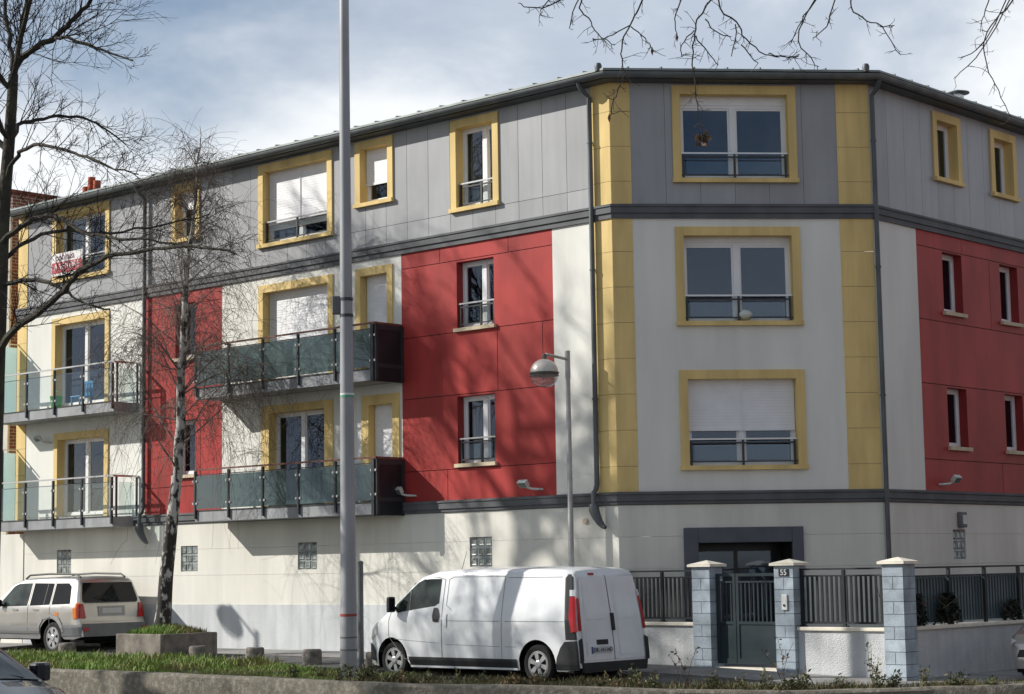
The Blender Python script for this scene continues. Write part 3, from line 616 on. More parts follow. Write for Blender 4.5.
# ------------------------------------------------------------------ fence, pillars, gate
def pillar(x0,x1,y0,y1,label):
    xm,ym = (x0+x1)/2,(y0+y1)/2; zb = zp(xm)-.12; zt = 1.92; t = thing('fence_pillar',label,'pillar',(xm,ym,zb),'blue block fence pillars')
    mb = MB(); mb.box(x0+.006,x1-.006,y0+.006,y1-.006,zb,zt); mb.mi = 1; z = zt; i = 0; g = .005
    while z > zb:
        z0 = max(z-.2,zb)
        mb.tn = rng.uniform(.85,1.1)
        if i%2 == 0: mb.box(x0,x1,y0,y1,z0+g,z-g)
        else:
            mb.box(x0,xm-g,y0,ym-g,z0+g,z-g); mb.box(xm+g,x1,y0,ym-g,z0+g,z-g); mb.box(x0,xm-g,ym+g,y1,z0+g,z-g); mb.box(xm+g,x1,ym+g,y1,z0+g,z-g)
        z -= .2; i += 1
    mb.build('shaft',['mortar','brick_block'],t)
    mb = MB(); o = .058; n = 0
    mb.box(x0-o,x1+o,y0-o,y1+o,1.922,1.965)
    A_ = [(x0-o+.01,y0-o+.01),(x1+o-.01,y0-o+.01),(x1+o-.01,y1+o-.01),(x0-o+.01,y1+o-.01)]
    for i in range(4): a,b = A_[i],A_[(i+1)%4]; mb.quad((*a,1.967),(*b,1.967),(xm,ym,2.035))
    mb.build('cap','cap_stone',t)
pillar(1.70,2.08,-.10,.28,'pale blue block pillar left of the grey gate')
pillar(3.43,3.81,-.10,.28,'pale blue block pillar right of the gate with house number and intercom')
pillar(5.53,5.91,-.10,.28,'pale blue block pillar at the street corner where the fence turns')
t = thing('house_number','small black house number plate 55 at the top of the gate pillar','sign',(3.6,-.11,1.8))
MB().fbox(FA,3.53,3.73,.101,.112,1.745,1.865).build('plaque','num_black',t); text('55',.135,'num_white','digits',t,FA(3.63,.115,1.805),(1,0,0),(0,0,1))
t = thing('intercom','white door intercom on the right gate pillar','intercom',(3.62,-.11,1.2))
MB().fbox(FA,3.58,3.69,.101,.125,1.18,1.44).build('panel','intercom',t,bevel=.006); MB().tube([FA(3.635,.125,1.26),FA(3.635,.137,1.26)],.02,n=12).build('button','num_black',t)
def low_wall(x0,x1,label,fy=0,ax='x',zc=.90):
    t = thing('low_wall',label,'wall',((x0+x1)/2,.05,.1) if ax == 'x' else (5.78,(x0+x1)/2,.1),'rendered low walls under the railings')
    if ax == 'x': MB().box(x0,x1,.0,.2,-.1,zc).build('masonry','wall_crepi',t); MB().box(x0,x1,-.045,.245,zc+.001,zc+.06).build('coping','cap_stone',t,bevel=.01)
    else: MB().box(5.62,5.82,x0,x1,-.1,zc).build('masonry','wall_crepi',t); MB().box(5.575,5.865,x0,x1,zc+.001,zc+.06).build('coping','cap_stone',t,bevel=.01)
low_wall(.06,1.695,'low rendered wall left of the gate, behind the white van'); low_wall(3.815,5.525,'sunlit low rendered wall between the gate and the corner pillar',zc=.84); low_wall(.285,22,'shaded low rendered wall along the side street',ax='y',zc=.85)
def railing(x0,x1,label,zb,zt=1.87):
    t = thing('railing',label,'railing',((x0+x1)/2,.1,zb),'dark metal slat railings on low walls')
    mb = MB(); mb.box(x0,x1,.085,.125,zt-.03,zt); mb.box(x0,x1,.085,.125,zt-.14,zt-.115); mb.box(x0,x1,.085,.125,zb+.05,zb+.085); mb.build('rails','fence_metal',t)
    n = int((x1-x0)/.092); mb = MB()
    for i in range(n): x = x0+(i+.5)*(x1-x0)/n; mb.box(x-.021,x+.021,.095,.115,zb+.086,zt-.141)
    mb.build('slats','fence_metal',t)
    for f in (.02,.5,.98):
        x = x0+(x1-x0)*f; MB().box(x-.025,x+.025,.08,.13,zb,zt-.031).build('post','fence_metal',t); MB().box(x-.06,x+.06,.07,.14,zb,zb+.02).build('post_foot','fence_metal',t)
railing(.08,1.69,'dark slatted metal railing left of the gate',.962); railing(3.82,5.52,'dark slatted metal railing between the gate and the corner pillar',.902)
t = thing('railing','long metal railing backed by blue grey sheeting along the side street','railing',(5.72,8,.9))
mb = MB(); mb.box(5.70,5.74,.29,22,1.84,1.87); mb.box(5.70,5.74,.29,22,1.70,1.73); mb.build('rails','fence_metal',t)
mb = MB(); n = 210
for i in range(n): y = .3+i*.1; mb.quad((5.655,y,.95),(5.655,y+.05,.95),(5.655,y+.05,1.70),(5.655,y,1.70)); mb.quad((5.655,y+.05,.95),(5.635,y+.05,.95),(5.635,y+.05,1.70),(5.655,y+.05,1.70)); mb.quad((5.635,y+.05,.95),(5.635,y+.1,.95),(5.635,y+.1,1.70),(5.635,y+.05,1.70)); mb.quad((5.635,y+.1,.95),(5.655,y+.1,.95),(5.655,y+.1,1.70),(5.635,y+.1,1.70))
mb.build('sheeting','fence_sheet',t)
for i in range(18): y = .45+i*1.22; MB().box(5.695,5.745,y-.03,y+.03,.91,1.839).build('post','fence_metal',t)
t = thing('garden_gate','blue grey metal gate with solid lower panel and vertical bars','gate',(2.75,.1,.2))
def leaf(x0,x1,name):
    p = part('gate_leaf',t); mb = MB(); zb = .26
    mb.box(x0,x0+.055,.06,.11,zb,1.80); mb.box(x1-.055,x1,.06,.11,zb,1.80)
    for z,h in ((1.75,.05),(1.64,.03),(.93,.05),(zb,.09)): mb.box(x0+.055,x1-.055,.06,.11,z,z+h)
    mb.build('leaf_frame','gate_metal',p)
    MB().box(x0+.055,x1-.055,.075,.095,zb+.09,.93).build('lower_panel','gate_metal',p)
    n = max(2,int((x1-x0-.11)/.085)); mb = MB()
    for i in range(n): x = x0+.055+(i+.5)*(x1-x0-.11)/n; mb.box(x-.012,x+.012,.075,.099,.98,1.64)
    mb.build('bars','gate_metal',p)
leaf(2.10,2.50,0); leaf(2.515,3.41,1)
MB().box(2.05,3.45,-.02,.2,.0,.205).build('threshold','cap_stone',t)

# ------------------------------------------------------------------ street lamps, mast, stumps, planter
def globe_lamp(x,y,zb,side,label):
    t = thing('street_lamp',label,'street lamp',(x,y,zb),'globe street lamps'); H = 5.92
    MB().tube([(x,y,zb),(x,y,zb+.9),(x,y,zb+.95),(x,y,H-.5),(x,y,H-.42)],.06,.04,12,radii=[.072,.07,.055,.042,.036]).build('pole','lamp_pole',t,smooth=True)
    MB().tube([(x,y,H-.5),(x,y,H)],.05,n=12).build('pole_head','lamp_pole',t,smooth=True)
    MB().tube([(x,y,H-.16),(x,y+side*.6,H-.11)],.028,n=8).build('arm','lamp_pole',t,smooth=True)
    c = Vector((x,y+side*.66,H-.44)); hd = part('lamp_head',t)
    MB().tube([c+Vector((0,-.02*side,.33)),c+Vector((0,0,.22))],.045,n=10).build('bracket','lamp_shell_dark',hd)
    r = .255
    MB().lathe([(.0,r*.95)]+[(r*math.cos(a),r*.95*math.sin(a)) for a in [R(80-8*i) for i in range(10)]]+[(r,.0)],c,n=28).build('dome','lamp_shell',hd,smooth=True)
    MB().lathe([(r,.0),(r*1.07,-.005),(r*1.07,-.03),(r*.98,-.03),(r*.98,-.05),(r*1.05,-.055),(r*1.05,-.075),(r*.9,-.08),(0,-.07)],c,n=28).build('ring','lamp_shell_dark',hd,smooth=True)
    MB().lathe([(r*.97*math.cos(a),-.08-r*.8*math.sin(a)) for a in [R(9*i) for i in range(10)]]+[(0,-.08-r*.8)],c,n=28).build('bowl','lamp_bowl',hd,smooth=True)
globe_lamp(-.79,-.41,zp(-.79)-.02,-1,'globe street lamp on a thin pole in front of the red wall')
globe_lamp(-17.15,-5.18,zg(-17.15,-5.2),1,'globe street lamp on the grass verge beyond the left edge')
t = thing('lamp_mast','tall thick grey lighting mast rising from the grass verge','mast',(-1.84,-4.97,.15)); mx,my = -1.84,-4.97
MB().tube([(mx,my,.1),(mx,my,1.0),(mx,my,2.4),(mx-.01,my,6),(mx-.02,my,9),(mx-.02,my,12.5)],.18,.08,20,radii=[.145,.140,.130,.108,.094,.082]).build('shaft','mast_grey',t,smooth=True)
for z,h,m_ in ((1.19,.045,'mast_band_red'),(.83,.025,'mast_band_black'),(.62,.03,'mast_band_black'),(4.88,.035,'mast_band_green'),(4.918,.03,'mast_band_white'),(6.54,.05,'rail_dark'),(6.26,.05,'rail_dark')):
    r = lerp_tab([(.1,.145),(1.0,.140),(2.4,.130),(6,.108),(9,.094)],z+h/2)+.001
    MB().lathe([(r-.004,0),(r+.004,0),(r+.004,h),(r-.004,h)],(mx,my,z),n=20).build('band',m_,t,smooth=True)
MB().box(-.09,.09,-.07,.07,6.32,6.62,lambda a,b,c: Vector((mx-.1-.07+a*.74-b*.67, my-.08-a*.67-b*.74, c))).build('junction_box','box_grey',t,bevel=.01)
MB().tube([(mx-.02,my,12.45),(mx-.3,my-.5,12.9),(mx-.9,my-1.5,13.1)],.06,.05,10).build('arm','mast_grey',t,smooth=True)
MB().prism([(-.35,-.14),(.35,-.10),(.4,0),(.35,.10),(-.35,.14)],-.07,.07,lambda a,b,h: Vector((mx-1.0-a*.5-b*.86, my-1.75-a*.86+b*.5, 13.08+h))).build('lantern','lamp_shell',t,bevel=.03)
t = thing('metal_post','thin grey metal post standing just behind the lighting mast','post',(-3.63,-3.0,.18))
MB().tube([(-3.63,-3.0,.15),(-3.63,-3.0,2.1)],.05,n=10).build('shaft','box_grey',t,smooth=True); MB().lathe([(0,.03),(.04,.02),(.055,0),(.055,-.02)],(-3.63,-3.0,2.1),n=10).build('post_cap','box_grey',t,smooth=True)
for i,(x,lb) in enumerate(((-13.29,'round concrete stump in the grass beside the rear wheel of the silver off-roader'),(-8.81,'round concrete stump just right of the birch planter'),(-7.06,'round concrete stump between the birch planter and the mast, left one of the middle pair'),(-5.40,'round concrete stump next to the left side of the lighting mast'),(-3.66,'round concrete stump under the nose of the white van'))):
    z = zg(x,-2.6)-.05; r = .185
    o = MB().lathe([(0,.33),(r*.85,.33),(r*.97,.31),(r,.27),(r*1.03,0)],(x,-2.6,z),n=18).build('concrete_stump','stump_concrete',smooth=True); tag(o,lb,'bollard','concrete stumps along the verge')
t = thing('planter','square concrete planter holding the birch tree','planter',(-10.1,-2.3,.2))
mb = MB(); a,b,c,d = -10.84,-9.35,-3.12,-1.66; T_ = .74; mb.box(a,b,c,c+.1,.1,T_); mb.box(a,b,d-.1,d,.1,T_); mb.box(a,a+.1,c+.1,d-.1,.1,T_); mb.box(b-.1,b,c+.1,d-.1,.1,T_); mb.build('basin','planter_concrete',t,bevel=.02)
mb = MB(); n = 10
for i in range(n):
    for j in range(n):
        f = lambda i,j: Vector((a+.1+(b-a-.2)*i/n, c+.1+(d-c-.2)*j/n, .70+.13*math.sin(math.pi*i/n)*math.sin(math.pi*j/n)+.015*math.sin(i*3.1+j*5.7)))
        mb.quad(f(i,j),f(i+1,j),f(i+1,j+1),f(i,j+1))
mb.build('soil','soil',t,smooth=True)

# ------------------------------------------------------------------ cars
class Car:
    def __init__(s, name, label, cat, L, top, wid, taper, lean, axles, wr, arch, sill, r=.09, crown=.03, group=None):
        s.root = thing(name,label,cat,(0,0,0),group); s.L=L; s.top=top; s.wid=wid; s.tp=taper; s.lean=lean; s.ax=axles; s.wr=wr; s.ar=arch; s.sill=sill; s.r=r; s.crown=crown; s.mx = lambda x: x
    def hw(s,x,z): return lerp_tab(s.wid,z)*lerp_tab(s.tp,x)
    def X(s,x,z): return s.mx(x)+lerp_tab(s.lean,z)*max(0.,1-x/.6)
    def side(s,x,z,sd,eps=0): 
        zt = lerp_tab(s.top,x); y = s.hw(x,z)
        k = z-(zt-s.r)
        if k > 0: y -= s.r*(1-math.sqrt(max(0,1-min(1,k/s.r)**2)))
        return Vector((s.X(x,z), sd*(y+eps), z))
    def body(s, mats, zsplit):
        xs = set([s.L*i/44 for i in range(45)])|{x for x,_ in s.top}|{x for x,_ in s.tp if 0 <= x <= s.L}
        for a in s.ax:
            for t in range(-8,9): xs.add(a+s.ar*math.sin(t/8*math.pi/2))
        xs = sorted(x for x in xs if 0 <= x <= s.L); X2 = [xs[0]]
        for x in xs[1:]:
            if x-X2[-1] > .004: X2.append(x)
        mb = MB(); rings = []; nz = 13
        for x in X2:
            zb = s.sill
            if x < .25: zb = s.sill+.06*(1-x/.25)
            if x > s.L-.3: zb = s.sill+.04*(1-(s.L-x)/.3)
            for a in s.ax:
                if abs(x-a) < s.ar: zb = max(zb, s.wr+math.sqrt(s.ar**2-(x-a)**2))
            zt = lerp_tab(s.top,x); r = min(s.r,(zt-zb)*.4); col = []
            zl = [zb+(zt-r-zb)*j/nz for j in range(nz+1)]
            for j,z in enumerate(zl):
                col.append((s.hw(x,z),z))
            for a in (30,60,90): col.append((s.hw(x,zt-r)-r*(1-math.cos(R(a))), zt-r+r*math.sin(R(a))))
            yt = col[-1][0]
            for t in (.66,.33): col.append((yt*t, zt+s.crown*(1-t*t)))
            pts = [(y,z) for y,z in col]+[(0,zt+s.crown)]+[(-y,z) for y,z in reversed(col)]
            ring = []
            for y,z in pts: mb.v.append(Vector((s.X(x,z),y,z))); ring.append(len(mb.v)-1)
            rings.append(ring)
        k = len(rings[0])
        for A_,B_ in zip(rings,rings[1:]):
            for j in range(k-1):
                zc = sum(mb.v[i].z for i in (A_[j],A_[j+1],B_[j],B_[j+1]))/4
                mb.f.append((A_[j],B_[j],B_[j+1],A_[j+1])); mb.m.append(1 if zc < zsplit and len(mats) > 1 else 0)
        for rg,rev in ((rings[0],0),(rings[-1],1)):
            h = k//2
            for j in range(h):
                q = (rg[j],rg[j+1],rg[k-2-j],rg[k-1-j]) if j < h-1 else (rg[j],rg[j+1],rg[k-1-j])
                zc = sum(mb.v[i].z for i in q)/len(q)
                mb.f.append(q if not rev else tuple(reversed(q))); mb.m.append(1 if zc < zsplit and len(mats) > 1 else 0)
        o = mb.build('body',mats,s.root,smooth=True,recalc=True)
        w = s.hw(s.L/2,.5)-.02; mb = MB()
        mb.box(.15,s.mx(s.L)-.2,-w+.16,w-.16,s.sill-.03,s.sill+.22)
        for a in map(s.mx,s.ax): mb.box(a-s.ar-.01,a+s.ar+.01,-w+.22,w-.22,s.wr,s.wr+s.ar+.03)
        mb.build('underbody','under_black',s.root); return o
    def sp(s, poly, sd, m, name='window', eps=.006, parent=None, rows=10, cols=14, thick=0):
        zs = [p[1] for p in poly]; z0,z1 = min(zs),max(zs); mb = MB(); G = []
        lv = sorted({z0,z1,*zs,*[z0+(z1-z0)*i/rows for i in range(rows+1)]})
        for z in lv:
            xx = []
            for (a,b),(c,d) in zip(poly,poly[1:]+poly[:1]):
                if min(b,d)-1e-9 <= z <= max(b,d)+1e-9:
                    xx += [a,c] if abs(d-b) < 1e-9 else [a+(c-a)*(z-b)/(d-b)]
            G.append([s.side(min(xx)+(max(xx)-min(xx))*i/cols,z,sd,eps) for i in range(cols+1)])
        for A_,B_ in zip(G,G[1:]):
            for j in range(cols):
                q = (A_[j],A_[j+1],B_[j+1],B_[j]); mb.quad(*(q if sd < 0 else reversed(q)))
        return mb.build(name,m,parent or s.root,smooth=True)
    def line(s, pts, sd, w=.008, m='seam', name='seam', eps=.003, n=8):
        mb = MB(); P = []
        for (a,b),(c,d) in zip(pts,pts[1:]): P += [(a+(c-a)*i/n,b+(d-b)*i/n) for i in range(n)]
        P.append(pts[-1])
        for i in range(len(P)-1):
            (a,b),(c,d) = P[i],P[i+1]; l = math.hypot(c-a,d-b) or 1; nx,nz = -(d-b)/l*w/2,(c-a)/l*w/2
            q = [s.side(a+nx,b+nz,sd,eps),s.side(a-nx,b-nz,sd,eps),s.side(c-nx,d-nz,sd,eps),s.side(c+nx,d+nz,sd,eps)]
            mb.quad(*q)
        return mb.build(name,m,s.root)
    def rear(s, poly, m, name, eps=.006, thick=.0, parent=None, front=False):
        mb = MB(); f = lambda y,z,h: Vector(((s.X(0,z)-h) if not front else s.L+h, y, z))
        zs = sorted({p[1] for p in poly}); 
        if thick: mb.prism(poly,-.02,thick,f)
        else:
            z0,z1 = zs[0],zs[-1]; lv = sorted({*zs,*[z0+(z1-z0)*i/6 for i in range(7)]}); G = []
            for z in lv:
                yy = []
                for (a,b),(c,d) in zip(poly,poly[1:]+poly[:1]):
                    if min(b,d)-1e-9 <= z <= max(b,d)+1e-9: yy += [a,c] if abs(d-b) < 1e-9 else [a+(c-a)*(z-b)/(d-b)]
                G.append((f(min(yy),z,eps),f(max(yy),z,eps)))
            for (a,b),(c,d) in zip(G,G[1:]): mb.quad(b,a,c,d) if not front else mb.quad(a,b,d,c)
        return mb.build(name,m,parent or s.root)
    def topp(s,x0,x1,fr0,fr1,m,name,eps=.008):
        mb = MB(); n = 8; k = 10; G = []
        for i in range(n+1):
            x = x0+(x1-x0)*i/n; zt = lerp_tab(s.top,x); yt = s.hw(x,zt-s.r)-s.r; fr = fr0+(fr1-fr0)*i/n
            G.append([Vector((s.X(x,zt),yt*fr*t,zt+s.crown*(1-(fr*t)**2)+eps)) for t in [-1+2*j/k for j in range(k+1)]])
        for A_,B_ in zip(G,G[1:]):
            for j in range(k): mb.quad(A_[j],B_[j],B_[j+1],A_[j+1])
        return mb.build(name,m,s.root,smooth=True)
    def wheels(s, style, wid=.2):
        for a in map(s.mx,s.ax):
            for sd in (1,-1):
                w = part('wheel',s.root); yo = sd*(s.hw(a,.4)-.025); r = s.wr; P = lambda l: [(rr,yo-sd*h) for rr,h in l]
                MB().lathe(P([(r*.66,.01),(r*.72,-.004),(r*.9,-.002),(r*.97,.02),(r,.05),(r,wid-.04),(r*.95,wid),(r*.6,wid)]),(a,0,r),'y',30).build('tyre','tyre',w,smooth=True,recalc=True)
                mb = MB(); mb.lathe(P([(r*.67,.012),(r*.62,.0),(r*.58,.02),(r*.58,.05)]),(a,0,r),'y',30); mb.lathe(P([(r*.58,.05),(0,.051)]),(a,0,r),'y',30)
                mb.mi = 1; n = 6 if style == 'alloy' else 6
                for i in range(n):
                    th = 2*math.pi*i/n+.3
                    def G(u,v,h,th=th): return Vector((a+(u*math.cos(th)-v*math.sin(th)), yo-sd*(.03-h), r+(u*math.sin(th)+v*math.cos(th))))
                    ww = (.10,.16) if style == 'alloy' else (.08,.13)
                    mb.prism([(r*.1,-r*ww[0]),(r*.6,-r*ww[1]),(r*.6,r*ww[1]),(r*.1,r*ww[0])],-.012,.022,G)
                mb.lathe(P([(r*.2,.03),(r*.2,.0),(r*.14,-.008),(0,-.008)]),(a,0,r),'y',18)
                mb.lathe(P([(r*.67,.005),(r*.56,.004),(r*.56,.02)]),(a,0,r),'y',30)
                mb.build('rim',['black_plastic','rim'],w,recalc=True)
    def place(s,x,y,z,rz,pitch=0): s.root.location = (x,y,z); s.root.rotation_euler = (0,pitch,rz)
def mirror(c,p,sd,m,glass=True,sz=(.09,.2,.24)):
    o = part('mirror',c.root); l,w,h = sz
    mb = MB(); base = len(mb.v); F = lambda a,b,hh: Vector(p)+Vector((a,sd*b,hh))
    mb.prism([(0,.02),(.0,w),(l*.7,w*.9),(l,w*.5),(l*.9,.05)],0,h,F); mb.build('mirror_shell',m,o,recalc=True,bevel=.03)
    MB().quad(*[Vector(p)+Vector((-.003,sd*b,hh)) for b,hh in ((.04,.03),(w-.02,.03),(w-.02,h-.03),(.04,h-.03))]).build('mirror_glass','car_glass',o)
    MB().tube([Vector(p)+Vector((l*.4,-sd*.06,h*.25)),Vector(p)+Vector((l*.4,sd*.05,h*.3))],.025,n=8).build('mirror_arm',m,o)
# --- white van (x=0 rear, nose at +x)
van = Car('delivery_van','white panel van with black bumpers parked in front of the corner','van',4.78,
  [(0,1.80),(.05,1.835),(.25,1.865),(1.2,1.885),(2.6,1.885),(3.05,1.86),(3.32,1.775),(3.95,1.27),(4.15,1.13),(4.4,1.01),(4.6,.88),(4.72,.72),(4.78,.52)],
  [(.2,.88),(.35,.915),(.8,.93),(1.05,.925),(1.35,.875),(1.9,.765)],[(0,.93),(.05,.96),(.18,.995),(.4,1.),(3.9,1.),(4.3,.96),(4.55,.86),(4.7,.74),(4.78,.60)],[(.2,-.05),(.5,-.04),(.75,-.01),(1.1,.03),(1.9,.17)],(.85,3.95),.325,.40,.22,r=.10,crown=.035)
van.mx = lambda x: x+.30*max(0,min(1,(x-2.4)/1.0))
van.body(['van_white'],0)
for sd in (1,-1):
    van.sp([(3.80,1.15),(3.02,1.27),(2.94,1.32),(2.94,1.73),(3.30,1.73),(3.42,1.66),(3.84,1.30),(3.88,1.20)],sd,'car_glass_green','side_window',.005)
    van.line([(3.05,1.77),(2.87,1.72),(2.87,.32)],sd,.010); van.line([(3.05,1.77),(3.36,1.74),(3.93,1.25),(4.02,1.0),(4.02,.75),(3.62,.36),(2.87,.32)],sd,.010)
    van.line([(3.52,1.66),(3.50,1.20)],sd,.03,'black_plastic','quarter_divider',.009)
    van.line([(2.80,1.72),(2.72,1.76),(1.62,1.76),(1.62,.32)],sd,.009); van.line([(2.80,1.72),(2.80,1.28),(2.70,1.20)],sd,.008)
    van.line([(1.55,1.74),(.28,1.74)],sd,.008); van.line([(1.55,1.02),(.22,1.02)],sd,.007); van.line([(2.8,1.02),(1.66,1.02)],sd,.007)
    van.line([(2.8,.62),(1.66,.60)],sd,.006); van.line([(3.9,.70),(2.92,.64)],sd,.006); van.line([(1.55,.6),(1.3,.6)],sd,.006)
    van.sp([(3.48,.23),(3.52,.40),(1.28,.40),(1.28,.23)],sd,'black_plastic','rub_strip',.014)
    van.sp([(3.48,.22),(3.48,.255),(1.28,.255),(1.28,.22)],sd,'van_white','sill_strip',.020)
    van.sp([(.02,.24),(.46,.24),(.42,.44),(.34,.60),(.24,.70),(.02,.72)],sd,'black_plastic','bumper_corner',.012)
    van.sp([(.02,.73),(.22,.73),(.205,1.72),(.12,1.80),(.03,1.78)],sd,'black_plastic','rear_pillar',.006)
    van.sp([(.0,.86),(.10,.84),(.13,1.10),(.10,1.42),(.0,1.42)],sd,'lamp_red','tail_lamp',.016); van.sp([(.0,1.43),(.10,1.43),(.10,1.53),(.0,1.53)],sd,'lamp_clear','reverse_lamp',.016)
    h = van.sp([(2.93,1.0),(3.02,1.0),(3.04,1.1),(3.02,1.24),(2.95,1.24),(2.91,1.1)],sd,'black_plastic','door_handle',.016)
    van.line([(2.80,.92),(2.80,1.14)],sd,.05,'van_white','sliding_handle',.014)
    van.sp([(4.40,.30),(4.77,.32),(4.77,.54),(4.70,.62),(4.55,.60),(4.42,.5)],sd,'black_plastic','front_bumper',.020)
    van.sp([(4.35,.78),(4.62,.66),(4.70,.70),(4.58,.86),(4.36,.98)],sd,'lamp_clear','headlight',.010)
    mirror(van,(4.10,sd*.93,1.16),sd,'black_plastic',sz=(.12,.19,.27))
van.topp(3.36,3.92,.94,1.0,'car_glass','windscreen')
van.rear([(-.80,.20),(.80,.20),(.84,.36),(-.84,.36)],'black_plastic','rear_bumper',thick=.035)
for sd in (1,-1):
    van.rear([(sd*.012,.40),(sd*.78,.40),(sd*.77,1.1),(sd*.70,1.68),(sd*.64,1.74),(sd*.012,1.74)],'van_white','rear_door',.012)
    van.rear([(sd*.80,.87),(sd*.875,.87),(sd*.82,1.40),(sd*.765,1.40)],'lamp_red','tail_lamp',.02); van.rear([(sd*.765,1.41),(sd*.82,1.41),(sd*.80,1.51),(sd*.755,1.51)],'lamp_clear','reverse_lamp',.02)
    van.rear([(sd*.80,.36),(sd*.90,.36),(sd*.90,.72),(sd*.80,.76)],'black_plastic','bumper_corner',.022)
    van.rear([(sd*.14,.46),(sd*.70,.46),(sd*.68,.98),(sd*.14,.98)],'van_white','door_pressing',.017); van.rear([(sd*.14,1.05),(sd*.68,1.05),(sd*.62,1.62),(sd*.14,1.62)],'van_white','door_pressing',.017)
van.rear([(-.008,.38),(.008,.38),(.008,1.76),(-.008,1.76)],'seam','seam',.013)
van.rear([(-.05,.86),(.02,.86),(.02,1.14),(-.05,1.14)],'black_plastic','rear_handle',thick=.04)
van.rear([(.16,.64),(.44,.64),(.44,.72),(.16,.72)],'black_plastic','plate_light',thick=.03)
pl = van.rear([(.08,.50),(.60,.50),(.60,.61),(.08,.61)],'plate','number_plate',thick=.028)
van.rear([(.56,.50),(.60,.50),(.60,.61),(.56,.61)],'plate_blue','plate_band',.030); text('DK-141-ND',.095,'plate_text','plate_lettering',van.root,(-.078,.32,.555),(0,-1,0),(0,0,1))
van.rear([(.28,1.765),(.42,1.765),(.42,1.80),(.28,1.80)],'lamp_red','brake_lamp',.0,thick=.012)
MB().tube([(3.2,.2,1.89),(3.08,.2,2.20)],.006,.003,6).build('aerial','black_plastic',van.root)
van.wheels('cap'); van.place(1.86,-2.52,.055,math.pi,0)
# --- silver off-roader
suv = Car('parked_car','silver off-road estate car parked against the plinth at the left','car',4.70,
  [(0,1.60),(.05,1.65),(.2,1.69),(1.2,1.705),(2.3,1.68),(2.75,1.57),(3.35,1.10),(3.6,1.06),(4.4,.98),(4.62,.86),(4.70,.62)],
  [(.3,.87),(.6,.93),(1.02,.925),(1.10,.895),(1.75,.70)],[(0,.93),(.08,.97),(.25,1.),(4.0,1.),(4.45,.93),(4.7,.78)],[(.3,-.10),(.62,-.10),(.70,0),(1.05,.03),(1.7,.24)],(1.02,3.77),.365,.43,.34,r=.09,crown=.03)
suv.body(['silver_paint','silver_lower'],.66)
for sd in (1,-1):
    suv.sp([(.30,1.12),(1.02,1.10),(1.02,1.57),(.52,1.57),(.36,1.50)],sd,'car_glass','side_window',.005)
    suv.sp([(1.10,1.10),(1.86,1.08),(1.86,1.58),(1.10,1.57)],sd,'car_glass','side_window',.005)
    suv.sp([(1.96,1.08),(2.95,1.06),(3.06,1.13),(2.62,1.53),(2.50,1.57),(1.96,1.58)],sd,'car_glass_green','side_window',.005)
    for x in (1.06,1.91): suv.line([(x,1.62),(x,.42)],sd,.012)
    suv.line([(1.32,1.1),(1.32,1.57)],sd,.02,'black_plastic','quarter_divider',.008)
    suv.line([(3.1,1.02),(3.05,.45),(1.5,.42)],sd,.010)
    suv.sp([(.0,.42),(.62,.40),(.60,.66),(.0,.68)],sd,'grey_trim','bumper_corner',.010)
    suv.sp([(1.45,.46),(3.32,.46),(3.32,.51),(1.45,.51)],sd,'rail_light','side_step',.016)
    suv.sp([(.50,.44),(.59,.44),(.66,.60),(.78,.76),(1.02,.86),(1.26,.76),(1.38,.6),(1.45,.44),(1.53,.44),(1.5,.62),(1.36,.82),(1.02,.945),(.68,.84),(.54,.66)][:0] or [(.55,.60),(.62,.60),(.62,.66),(.55,.66)],sd,'silver_lower','flare_end',.012)
    suv.line([(.56,.50),(.60,.66),(.72,.80),(1.02,.86),(1.32,.80),(1.44,.66),(1.48,.50)],sd,.07,'silver_lower','arch_flare',.016)
    suv.sp([(.0,.80),(.15,.78),(.17,1.0),(.10,1.13),(.0,1.14)],sd,'lamp_orange','tail_lamp',.014); suv.sp([(.0,.80),(.05,.80),(.05,1.10),(.0,1.12)],sd,'lamp_red','tail_lamp',.018)
    for x in (1.50,2.3): suv.line([(x,.99),(x+.2,.99)],sd,.04,'silver_paint','door_handle',.02)
    suv.sp([(.72,.86),(.85,.86),(.85,.93),(.72,.93)],sd,'lamp_orange','reflector',.006)
    MB().tube([(x,sd*.60,z) for x,z in ((.35,1.70),(.5,1.765),(1.5,1.785),(2.3,1.76),(2.45,1.68))],.022,n=8).build('roof_rail','black_plastic',suv.root,smooth=True)
    mirror(suv,(2.92,sd*.90,1.05),sd,'black_plastic',sz=(.1,.17,.17))
    suv.rear([(sd*.70,.80),(sd*.86,.80),(sd*.83,1.12),(sd*.75,1.12)],'lamp_red','tail_lamp',.02)
    suv.rear([(sd*.72,.52),(sd*.86,.52),(sd*.86,.60),(sd*.72,.60)],'lamp_red','bumper_reflector',.05)
suv.topp(2.76,3.3,.94,1.,'car_glass','windscreen')
suv.rear([(-.86,.40),(.86,.40),(.86,.68),(-.86,.68)],'grey_trim','rear_bumper',thick=.06)
suv.rear([(-.73,1.15),(.73,1.15),(.74,1.22),(.66,1.58),(-.66,1.58),(-.74,1.22)],'car_glass','rear_window',.012)
suv.line
suv.rear([(-.70,1.13),(.70,1.13),(.70,1.145),(-.70,1.145)],'seam','seam',.012); suv.rear([(-.72,.71),(.72,.71),(.72,.725),(-.72,.725)],'seam','seam',.012)
suv.rear([(-.36,.84),(.36,.84),(.36,1.06),(-.36,1.06)],'silver_lower','plate_recess',.012); suv.rear([(-.26,.90),(.26,.90),(.26,1.01),(-.26,1.01)],'plate','number_plate',.02)
MB().tube([(-.04,.02,1.18),(-.02,.10,1.24),(.03,.42,1.28)],.014,.008,6).build('rear_wiper','black_plastic',suv.root)
MB().box(.30,.9,-.45,.1,.22,.40).build('spare_tank','under_black',suv.root)
